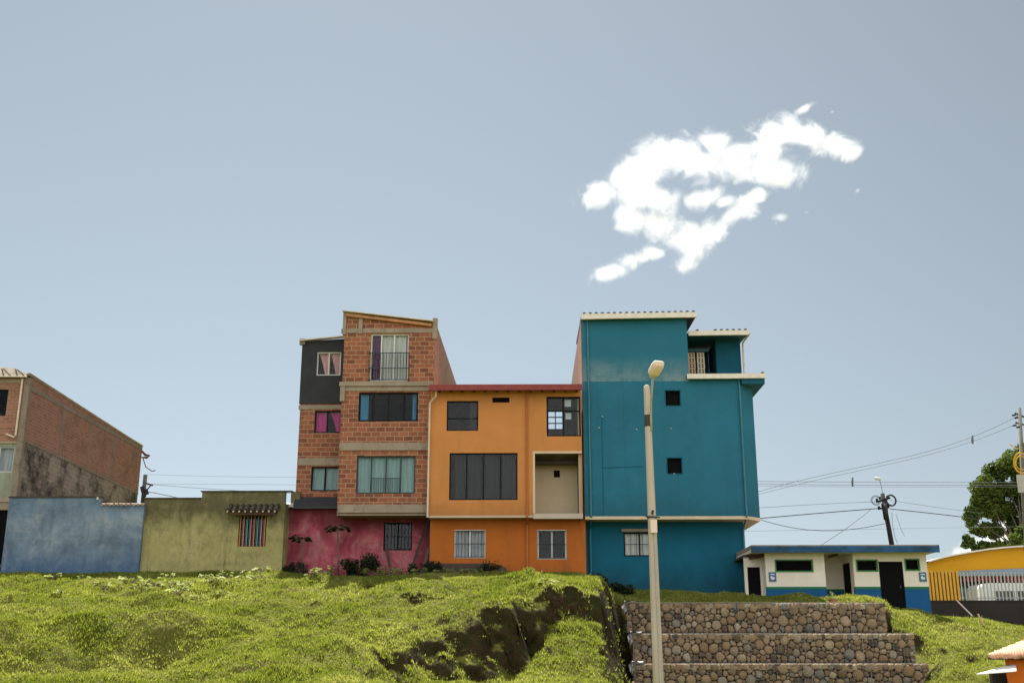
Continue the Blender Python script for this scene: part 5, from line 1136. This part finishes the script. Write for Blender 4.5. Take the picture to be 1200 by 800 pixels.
def big_tree(px, py_mid, Y, clumps, label, trunk_px, base_z, seed, nl, name='broadleaf_tree'):
    r_ = np.random.default_rng(seed); base = np.array([at(trunk_px, 640, Y)[0], Y, base_z])
    h = thing(name, base, label, 'tree')
    C = []; N = []
    cs = []
    for (cx, cyy, rpx, dy) in clumps:
        c = at(cx, cyy, Y + dy); r = rpx / 1300 * Y * 1.12; cs.append((c, r))
        k = int(nl * (r ** 2)); # leaves on lumpy sub-clumps
        nsub = max(6, int(11 * r)); sub = r_.normal(size=(nsub, 3)); sub /= np.linalg.norm(sub, axis=1, keepdims=True); sub = c + sub * r * r_.uniform(.25, .85, (nsub, 1)) * np.array([1, 1, .85])
        idx = r_.integers(0, nsub, k); dd = r_.normal(size=(k, 3)); dd /= np.linalg.norm(dd, axis=1, keepdims=True)
        rad = r * .55 * r_.uniform(.2, 1, (k, 1)) ** .5
        p = sub[idx] + dd * rad * np.array([1.1, 1.1, .85]); C.append(p); N.append(dd)
    C = np.concatenate(C); N = np.concatenate(N)
    V, F = leaf_quads(C, N, .21, .6, seed + 1)
    npmesh('crown', V, F, M['tree_leaf'], parent=h)
    m = MB(); top = np.mean([c for c, r in cs], 0); fork = base + (top - base) * .55; fork[1] = Y
    m.tube([base, base + (fork - base) * .5 + (.1, 0, 0), fork], [.34, .27, .2], 10)
    for c, r in cs:
        mid = (fork + c) / 2 + r_.normal(size=3) * .25; mid[2] += .1; m.tube([fork - (0, 0, .3), mid, c], [.08, .045, .012], 6)
    m.build('trunk', M['bark'], h, smooth=True)
    return h
TC = [(1190, 540, 17, 0), (1172, 553, 15, .5), (1155, 572, 15, -.4), (1172, 575, 13, .8), (1148, 592, 12, .2), (1138, 606, 11, -.3), (1160, 600, 14, .5), (1180, 598, 15, 1), (1196, 575, 16, .3),
      (1134, 633, 8, 0), (1150, 622, 10, .5), (1168, 622, 10, .4), (1150, 640, 9, .2), (1165, 641, 8, -.2), (1190, 620, 12, 1.2), (1205, 552, 20, .5), (1215, 580, 22, .8), (1225, 610, 22, 1), (1240, 560, 22, .5), (1250, 590, 24, .8), (1144, 584, 7, 0), (1182, 640, 8, .5), (1205, 530, 12, 0), (1165, 585, 9, .5)]
big_tree(0, 0, 78, TC, 'large airy dark green tree rising behind the ochre building', 1215, 3.0, 11, 2900)
T2 = [(1190, 632, 10, 0), (1202, 622, 12, .4), (1215, 632, 16, .3), (1200, 642, 12, -.3), (1230, 620, 16, .5), (1180, 644, 7, .2), (1245, 636, 15, 0)]
big_tree(0, 0, 70, T2, 'lower bushy tree at the right edge just above the ochre roof', 1212, 3.0, 21, 2200)

# papaya plants in front of the crimson wall
def papaya(px, py_top, py_mid, Y, label, seed):
    r_ = np.random.default_rng(seed); b = gp(px, Y); t = at(px + .5, py_mid, Y)
    h = thing('papaya_plant', b, label, 'plant', 'papaya plants before the crimson wall')
    MB().tube([b - (0, 0, .1), b * .5 + t * .5 + (.03, 0, 0), t + (0, 0, .1)], [.05, .04, .03], 8).build('trunk', M['stem'], h, smooth=True)
    VV = []; FF = []; o = 0
    m = MB()
    for k in range(15):
        a = k * 2.4 + r_.uniform(-.3, .3); L = r_.uniform(.28, .52); rise = r_.uniform(-.05, .3); c = t + np.array([math.cos(a) * L, math.sin(a) * L, .08 + rise * L * 1.2])
        m.tube([t + (0, 0, .06), (t + c) / 2 + (0, 0, .06), c], .008, 4, cap=False)
        for j in range(7):      # lobed hanging leaf
            aa = a + (j - 3) * .5; l2 = r_.uniform(.18, .28); dirv = np.array([math.cos(aa), math.sin(aa), -.55 - r_.uniform(0, .3)]); dirv /= np.linalg.norm(dirv)
            sd = np.cross(dirv, (0, 0, 1)); sd /= np.linalg.norm(sd)
            VV += [c, c + dirv * l2 * .55 + sd * .055, c + dirv * l2, c + dirv * l2 * .55 - sd * .055]; FF.append([o, o + 1, o + 2, o + 3]); o += 4
    m.build('stalks', M['stem'], h); npmesh('leaves', np.array(VV), np.array(FF), M['papaya_leaf'], parent=h)
papaya(352, 624, 633, 50.5, 'shorter papaya plant near the left end of the crimson wall', 3)
papaya(395, 615, 621, 50.3, 'taller papaya plant left of the dark bush by the crimson wall', 4)

def bush(name, px0, px1, py_top, Y, label, seed, mat='dark_leaf', n=2600, cat='bush', size=.13, dy=.7):
    r_ = np.random.default_rng(seed); pm = (px0 + px1) / 2; b = gp(pm, Y); w = (px1 - px0) / 1300 * Y / 2; ht = max(.2, at(pm, py_top, Y)[2] - b[2])
    h = thing(name, b, label, cat); nb = 14; L = []
    for k in range(nb):
        x = r_.uniform(-.85, .85); L.append((b[0] + x * w, Y + r_.uniform(-.5, .5) * dy, b[2] + ht * r_.uniform(.15, .78) * (1.1 - .35 * abs(x)), r_.uniform(.22, .38) * min(w, ht) + .06))
    L = np.array(L); i = r_.integers(0, nb, n); d = r_.normal(size=(n, 3)); d /= np.linalg.norm(d, axis=1, keepdims=True)
    P = L[i, :3] + d * L[i, 3:4] * r_.uniform(.3, 1.15, (n, 1)); P[:, 2] = np.maximum(P[:, 2], b[2] + .01)
    V, F = leaf_quads(P, d, size, .5, seed + 1); npmesh('leaves', V, F, M[mat], parent=h)
    m = MB()
    for k in range(nb): m.tube([b + ((L[k, 0] - b[0]) * .3, 0, -.05), L[k, :3]], [.02, .008], 5)
    m.build('stems', M['stem'], h)
    return h
bush('bush', 401, 440, 646, 50.2, 'dense black-green bush against the crimson wall left of its window', 31)
bush('bush', 330, 343, 656, 50.5, 'small dark plant at the corner of the olive and crimson walls', 32, n=500, size=.1)
bush('bush', 343, 358, 656, 50.4, 'small dark sprig under the shorter papaya plant', 33, n=350, size=.1)
bush('bush', 478, 522, 660, 50.0, 'low dark shrub at the junction of crimson and orange walls', 34, n=1700)
bush('bush', 560, 588, 659, 49.9, 'low dark clump under the left lower orange window', 35, n=1100, size=.1)
bush('bush', 690, 712, 671, 50.2, 'dark square shrub at the left foot of the teal house', 36, n=1600, size=.09)
bush('bush', 712, 745, 684, 48.6, 'low dark growth left of the gabion steps', 37, n=1600, size=.12)
# leaning planks in the corner
for k, (pa, pb, ya, yb_, lab) in enumerate(((481, 504, 672, 602, 'long dark plank leaning in the corner of crimson and orange walls'), (496, 503, 670, 640, 'short pale plank leaning beside the long dark one'))):
    a, b = at(pa, ya, 50.5), at(pb, yb_, 50.95); m = MB(); m.beam(a, b, .26 if k == 0 else .14, .05); o = m.build('plank', M['plank'] if k == 0 else M['stem'], loc=tuple(a)); tag(o, lab, 'plank', 'planks leaning by the crimson wall')
a, b = at(459, 672, 50.6), at(453, 644, 51.1); o = MB().beam(a, b, .1, .05).build('plank', M['plank'], loc=tuple(a)); tag(o, 'thin dark stick leaning under the crimson wall window', 'plank', 'planks leaning by the crimson wall')
# rubble under the orange house
p = gp(583, 49.6); VV = []; FF = []; r_ = np.random.default_rng(5)
for k in range(9):
    v_ = IV * (1 + .2 * np.sin(IV[:, :1] * 3 + k) + .15 * np.sin(IV[:, 1:2] * 4 + k * 2)) * r_.uniform(.12, .26); c = p + np.array([r_.uniform(-.5, .35), r_.uniform(-.2, .2), .05 + (.16 if k > 6 else 0)])
    VV.append(v_ + c); FF.append(IF + k * len(IV))
o = npmesh('rubble_heap', np.concatenate(VV), np.concatenate(FF), M['rubble'], loc=tuple(p)); tag(o, 'small dark heap of rubble at the foot of the orange house', 'rubble heap')
# small white post near the orange wall, stakes and pot
p = gp(635.5, 49.9); o = MB().tube([p - (0, 0, .1), p + (0, 0, .33)], .03, 8).build('stake', M['pvc'], loc=tuple(p)); tag(o, 'short pale stake standing before the right lower orange window', 'stake')
p = gp(1151, 47); o = MB().beam(p - (0, 0, .1), at(1146, 719, 47), .06, .06).build('stake', M['hollow'], loc=tuple(p)); tag(o, 'crooked pale wooden stake on the right grass slope', 'stake')
p = gp(1132, 55); o = MB().beam(at(1140, 722, 50), at(1121, 703, 56), .05, .05).build('stake', M['stem'], loc=tuple(at(1140, 722, 50))); tag(o, 'thin dark stick leaning against the blackened wall', 'stake')
b = gp(976, 43.2); h = thing('flower_pot', b, 'brown clay pot with a small plant on top of the gabion steps', 'flower pot')
MB().tube([b - (0, 0, .02), b + (0, 0, .26), b + (0, 0, .3), b + (0, 0, .24)], [.11, .16, .17, .13], 14).build('pot', M['pot'], h, smooth=True)
C = b + np.random.default_rng(8).normal(size=(60, 3)) * (.09, .09, .08) + (-.06, 0, .38); V, F = leaf_quads(C, np.ones_like(C) * (0, 0, 1), .11, .4, 9); npmesh('leaves', V, F, M['weed_leaf'], parent=h)

# pale broad-leaved weeds: one built, the others copied
def weed(seed):
    r_ = np.random.default_rng(seed); h = thing('weed', (0, 0, 0), 'pale leafy weed', 'weed', 'pale leafy weeds dotted over the grass')
    VV = []; FF = []; o = 0; m = MB()
    for k in range(16):
        a = r_.uniform(0, 6.28); e = r_.uniform(.25, 1.1); L = r_.uniform(.14, .30); d = np.array([math.cos(a) * math.cos(e), math.sin(a) * math.cos(e), math.sin(e)])
        c = d * L; m.tube([(0, 0, 0), c], .006, 4, cap=False)
        dd = d * (1, 1, .1); dd /= np.linalg.norm(dd); sd = np.cross(dd, (0, 0, 1)); l2 = r_.uniform(.12, .2); w = l2 * .38; up = np.array([0, 0, .03])
        VV += [c, c + dd * l2 * .4 + sd * w + up, c + dd * l2 - up, c + dd * l2 * .4 - sd * w + up]; FF.append([o, o + 1, o + 2, o + 3]); o += 4
    m.build('stems', M['stem'], h); npmesh('leaves', np.array(VV), np.array(FF), M['weed_leaf'], parent=h); return h
wd0 = [weed(41), weed(42)]
spots = [(62, 47.7), (96, 47.8), (148, 47.7), (196, 47.8), (239, 47.7), (262, 47.6), (288, 47.8), (304, 47.6), (318, 47.2), (310, 46.9), (326, 47.0), (255, 44.5), (215, 42.5), (270, 43.0), (110, 41.0), (160, 46.0), (438, 44.4), (452, 44.6), (470, 44.7), (490, 44.6), (517, 44.8), (525, 44.7), (545, 44.8), (552, 44.7), (562, 44.8), (380, 44.2), (364, 44.3), (640, 39.8), (398, 43.6), (352, 45.5), (340, 46), (200, 43.5), (232, 41.2), (283, 45.2), (150, 44), (165, 42.6), (182, 44.6), (225, 44.4), (246, 43.4), (262, 42.2), (210, 40.8), (120, 43.2), (72, 42), (300, 44.2)]
WL = ['on the grass at the foot of the blue wall', 'on the grass at the foot of the olive wall', 'on the open slope before the olive wall', 'in the grass before the crimson wall', 'in the grass before the orange house', 'on the cut bank below the orange house']
r_ = np.random.default_rng(77)
for k, (px, Y) in enumerate(spots):
    loc = gp(px, Y) ; loc[2] -= .02
    where = WL[5] if Y < 40 else WL[2] if Y < 47 else WL[0] if px < 164 else WL[1] if px < 330 else WL[3] if px < 503 else WL[4]
    s = float(r_.uniform(.8, 1.5)); rz_ = float(r_.uniform(0, 6.28))
    if k < 2:
        o = wd0[k]; o.location = [float(v) for v in loc]; o.rotation_euler = (0, 0, rz_); o.scale = (s,) * 3
    else: o = dup(wd0[k % 2], loc, rz_, s)
    o['label'] = 'pale leafy weed ' + where; o['group'] = 'pale weeds ' + where

# ---------------------------------------------------------------- grass: one object, thousands of tufts
r_ = np.random.default_rng(99)
NT_ = 420000
yy = 24.5 + (r_.random(NT_) ** 1.15) * 33; xx = yy * r_.uniform(-.56, .56, NT_)
zz = gz(xx, yy); e_ = .1
nzx = (gz(xx + e_, yy) - gz(xx - e_, yy)) / (2 * e_); nzy = (gz(xx, yy + e_) - gz(xx, yy - e_)) / (2 * e_); nz = 1 / np.sqrt(1 + nzx ** 2 + nzy ** 2); az = xx / yy
def AZ(px): return at(px, 700, 45)[0] / 45
back = np.select([az < AZ(503), az < AZ(683), az < AZ(873), az < AZ(1087)], [np.where(az < AZ(332), np.where(az < AZ(165), 49.98, 50.15), 51.1), 50.2, 50.95, 47.9], 56.9)
keep = (yy < back) & (r_.random(NT_) < np.where(az < -.165, np.clip((nz - .30) / .2, .3, 1), np.clip((nz - .48) / .24, .07, 1)))
ing = ((az > AZ(733)) & (az < AZ(1040)) & (yy > 41.9) & (yy < 43.05)) | ((az > AZ(741)) & (az < AZ(1074)) & (yy > 41.0) & (yy < 42.3)) | ((az > AZ(743)) & (az < AZ(1091)) & (yy > 40.1) & (yy < 41.4))
keep &= ~ing
patch = vnoise(xx * .8, yy * 1.1, 21) * .6 + vnoise(xx * 2.6, yy * 2.6, 22) * .4
keep &= r_.random(NT_) < np.clip(.35 + patch * 1.1, 0, 1)
xx, yy, zz, nz, patch = xx[keep], yy[keep], zz[keep], nz[keep], patch[keep]
n = len(xx); nb = 5
hgt = (.035 + .075 * np.clip((patch - .3) * 1.6, 0, 1) ** 1.3)[:, None] * r_.uniform(.6, 1.35, (n, nb))
hgt = np.where(r_.random((n, nb)) < .02, hgt * 1.9, hgt)
a = r_.uniform(0, 2 * np.pi, (n, nb)); le = r_.uniform(.35, 1.0, (n, nb)); wdt = r_.uniform(.011, .024, (n, nb))
bx_ = xx[:, None] + r_.normal(size=(n, nb)) * .05; by_ = yy[:, None] + r_.normal(size=(n, nb)) * .05; bz_ = np.broadcast_to(zz[:, None] - .02, (n, nb))
tx, ty, tz = bx_ + np.cos(a) * hgt * le, by_ + np.sin(a) * hgt * le, bz_ + .02 + hgt
px_, py_ = -np.sin(a) * wdt, np.cos(a) * wdt
V = np.stack([np.stack([bx_ - px_, by_ - py_, bz_], -1), np.stack([bx_ + px_, by_ + py_, bz_], -1), np.stack([tx, ty, tz], -1)], 2).reshape(-1, 3)
F = np.arange(len(V)).reshape(-1, 3)
npmesh('grass', V, F, M['grass'], kind='stuff')
print('tufts', n)

# ---------------------------------------------------------------- clouds: closed bodies of scattering air far beyond the houses
def cloud(name, ell, Y, label, dens, seed, g=.22, nscale=.022, amp=4.0, depth=1.0, vox=9.0):
    """ell: ellipses (photo column, photo row, half width, half height, clockwise tilt) measured in photo pixels; the billows come from fractal noise"""
    k_ = Y / 1300 * 1.06; IV3, IF3 = ico(3); VV = []; FF = []; o = 0; C = []
    r_ = np.random.default_rng(seed)
    for (px, py, a, b, th) in ell:
        C.append((at(px, py, Y) + (0, r_.normal() * min(a, b) * k_ * .35, 0), np.array([a * k_, (a + b) * .5 * k_ * depth, b * k_ * 1.05]), R(th)))
    c0_ = np.mean([c for c, s_, t_ in C], 0)
    for c, s_, th in C:
        v = IV3 * (s_ * 1.75 + 7 * k_); v = np.stack([v[:, 0] * math.cos(th) + v[:, 2] * math.sin(th), v[:, 1], -v[:, 0] * math.sin(th) + v[:, 2] * math.cos(th)], 1)
        VV.append(v + c); FF.append(IF3 + o); o += len(IV3)
    m_ = bpy.data.materials.new('cloud_air'); m_.use_nodes = True; t = m_.node_tree; t.nodes.clear(); N = t.nodes.new; L = t.links.new
    out = N('ShaderNodeOutputMaterial'); vs = N('ShaderNodeVolumeScatter'); vs.inputs['Color'].default_value = (.965, .97, .985, 1); vs.inputs['Anisotropy'].default_value = g
    tc = N('ShaderNodeTexCoord'); nz = N('ShaderNodeTexNoise'); nz.inputs['Scale'].default_value = nscale; nz.inputs['Detail'].default_value = 9; nz.inputs['Roughness'].default_value = .76; nz.inputs['Distortion'].default_value = .5
    L(tc.outputs['Object'], nz.inputs['Vector']); acc = None
    for c, s_, th in C:
        mp = N('ShaderNodeMapping'); mp.vector_type = 'TEXTURE'; mp.inputs['Location'].default_value = [float(q) for q in c - c0_]; mp.inputs['Rotation'].default_value = (0, th, 0); mp.inputs['Scale'].default_value = [float(q) for q in s_]
        L(tc.outputs['Object'], mp.inputs['Vector']); ln = N('ShaderNodeVectorMath'); ln.operation = 'LENGTH'; L(mp.outputs[0], ln.inputs[0])
        if acc is None: acc = ln.outputs['Value']
        else:
            mn = N('ShaderNodeMath'); mn.operation = 'MINIMUM'; L(acc, mn.inputs[0]); L(ln.outputs['Value'], mn.inputs[1]); acc = mn.outputs[0]
    f1 = N('ShaderNodeMath'); f1.operation = 'MULTIPLY_ADD'; L(nz.outputs['Fac'], f1.inputs[0]); f1.inputs[1].default_value = amp; f1.inputs[2].default_value = 1.04 - amp * .5
    f2 = N('ShaderNodeMath'); f2.operation = 'SUBTRACT'; L(f1.outputs[0], f2.inputs[0]); L(acc, f2.inputs[1])
    mr = N('ShaderNodeMapRange'); mr.interpolation_type = 'SMOOTHSTEP'; mr.inputs[1].default_value = 0; mr.inputs[2].default_value = .95; mr.inputs[3].default_value = 0; mr.inputs[4].default_value = dens; L(f2.outputs[0], mr.inputs[0])
    L(mr.outputs[0], vs.inputs['Density']); L(vs.outputs[0], out.inputs['Volume'])
    ob = npmesh(name, np.concatenate(VV), np.concatenate(FF), m_, loc=tuple(c0_))
    md = ob.modifiers.new('merge', 'REMESH'); md.mode = 'VOXEL'; md.voxel_size = vox
    tag(ob, label, 'cloud'); return ob
def ZC(l): return [(660 + x * .3, 100 + y * .3, a * .3, b * .3, th) for x, y, a, b, th in l]     # from an enlarged crop of the photo
cloud('cloud', ZC([(150, 430, 95, 50, -10), (280, 375, 135, 85, -30), (380, 290, 125, 85, -15), (330, 430, 130, 60, 10), (520, 285, 135, 70, 0), (590, 230, 85, 55, 0), (680, 300, 120, 85, -15), (800, 245, 120, 90, -30), (885, 175, 85, 65, 0),
    (860, 315, 85, 75, 0), (960, 190, 85, 48, 10), (1055, 240, 95, 42, 8), (1120, 265, 50, 34, 0), (270, 505, 75, 60, 40), (380, 540, 115, 65, 40), (480, 630, 115, 70, 45), (480, 690, 65, 42, 0), (590, 580, 85, 50, -40), (680, 500, 95, 36, -25),
    (740, 440, 75, 27, -10), (555, 440, 90, 36, -10), (640, 452, 65, 28, 0), (185, 735, 85, 32, -15), (290, 682, 95, 38, -15), (370, 652, 50, 24, 0)]), 1500,
    'ragged bright white cloud with a hollow, high right of centre over the teal house', .042, 5)
cloud('cloud', ZC([(950, 85, 48, 16, -25), (1052, 102, 14, 8, 0)]), 1500, 'tiny white wisp just above the big cloud', .05, 6, vox=4)
cloud('cloud', ZC([(848, 515, 34, 16, -10), (832, 540, 10, 8, 0), (950, 495, 12, 8, 0), (1150, 412, 14, 8, -30)]), 1500, 'faint tiny wisp below the right end of the big cloud', .025, 7, vox=4)
cloud('cloud', [(1120, 650, 16, 8, -20), (1140, 643, 18, 12, -15), (1165, 632, 22, 18, -10), (1190, 622, 24, 20, 0), (1215, 618, 24, 20, 0)], 1900, 'pale low cloud bank behind the trees and the ochre building', .03, 8)

# ---------------------------------------------------------------- light
SD = np.array([-.07, .50, .865]); SD /= np.linalg.norm(SD)
el = math.asin(SD[2]); rot = math.atan2(SD[0], SD[1])
sun = bpy.data.lights.new('sun', 'SUN'); sun.energy = 5.0; sun.angle = R(.53); sun.color = (1.0, .955, .88)
so = bpy.data.objects.new('sun', sun); COL.objects.link(so); so.location = (0, 0, 60)
from mathutils import Vector
so.rotation_euler = Vector(SD).to_track_quat('Z', 'Y').to_euler()
w = bpy.data.worlds.new('World'); S.world = w; w.use_nodes = True; t = w.node_tree; t.nodes.clear()
out = t.nodes.new('ShaderNodeOutputWorld'); bg = t.nodes.new('ShaderNodeBackground'); sk = t.nodes.new('ShaderNodeTexSky'); sk.sky_type = 'NISHITA'
sk.sun_disc = False; sk.sun_elevation = el; sk.sun_rotation = rot; sk.air_density = 1.0; sk.dust_density = 1.6; sk.ozone_density = 1.0; sk.altitude = 1500
hs = t.nodes.new('ShaderNodeHueSaturation'); hs.inputs['Saturation'].default_value = .50; hs.inputs['Value'].default_value = 1.0
t.links.new(sk.outputs[0], hs.inputs['Color'])
tint = t.nodes.new('ShaderNodeMixRGB'); tint.blend_type = 'MULTIPLY'; tint.inputs[0].default_value = 1; tint.inputs[2].default_value = (.96, 1.02, 1.0, 1); t.links.new(hs.outputs[0], tint.inputs[1])
# unseen bright clouds added behind the viewer to lift the shaded facades
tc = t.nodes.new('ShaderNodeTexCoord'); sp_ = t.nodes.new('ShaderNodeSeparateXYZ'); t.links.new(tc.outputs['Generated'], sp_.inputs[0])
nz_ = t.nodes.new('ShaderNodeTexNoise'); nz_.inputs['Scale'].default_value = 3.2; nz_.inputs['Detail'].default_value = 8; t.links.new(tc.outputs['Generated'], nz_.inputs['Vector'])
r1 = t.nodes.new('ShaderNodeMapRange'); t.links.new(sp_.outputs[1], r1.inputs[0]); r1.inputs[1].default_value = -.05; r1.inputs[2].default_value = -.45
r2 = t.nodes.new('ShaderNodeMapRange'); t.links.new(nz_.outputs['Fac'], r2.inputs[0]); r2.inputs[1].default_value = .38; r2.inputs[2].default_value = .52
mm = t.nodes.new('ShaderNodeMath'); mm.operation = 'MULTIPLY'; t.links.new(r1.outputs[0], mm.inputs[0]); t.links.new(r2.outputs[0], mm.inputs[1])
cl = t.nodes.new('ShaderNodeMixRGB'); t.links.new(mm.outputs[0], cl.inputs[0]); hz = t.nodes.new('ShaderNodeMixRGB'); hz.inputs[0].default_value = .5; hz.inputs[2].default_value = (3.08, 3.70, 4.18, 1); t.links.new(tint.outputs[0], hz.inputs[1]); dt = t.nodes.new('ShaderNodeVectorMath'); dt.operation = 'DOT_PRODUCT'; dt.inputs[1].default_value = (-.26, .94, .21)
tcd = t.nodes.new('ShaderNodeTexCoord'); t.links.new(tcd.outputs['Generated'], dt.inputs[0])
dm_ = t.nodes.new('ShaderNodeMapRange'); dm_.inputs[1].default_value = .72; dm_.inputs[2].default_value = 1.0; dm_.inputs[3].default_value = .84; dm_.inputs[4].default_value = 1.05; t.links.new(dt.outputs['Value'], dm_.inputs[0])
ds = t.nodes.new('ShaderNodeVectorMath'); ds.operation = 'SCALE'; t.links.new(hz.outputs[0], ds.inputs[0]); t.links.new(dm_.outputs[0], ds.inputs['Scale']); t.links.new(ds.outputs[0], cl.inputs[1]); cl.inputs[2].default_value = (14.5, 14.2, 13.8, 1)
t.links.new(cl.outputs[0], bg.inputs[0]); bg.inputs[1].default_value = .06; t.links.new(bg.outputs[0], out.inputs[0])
S.view_settings.view_transform = 'Standard'; S.view_settings.look = 'None'; S.view_settings.exposure = 1.1; S.view_settings.gamma = 1
S.render.engine = 'CYCLES'; c = S.cycles
c.max_bounces = 10; c.diffuse_bounces = 4; c.glossy_bounces = 3; c.transmission_bounces = 6; c.transparent_max_bounces = 16; c.volume_bounces = 5; c.volume_step_rate = .2; c.volume_max_steps = 256
c.use_denoising = True; c.sample_clamp_indirect = 5.0; c.caustics_reflective = False; c.caustics_refractive = False; c.use_adaptive_sampling = True; c.adaptive_threshold = .01
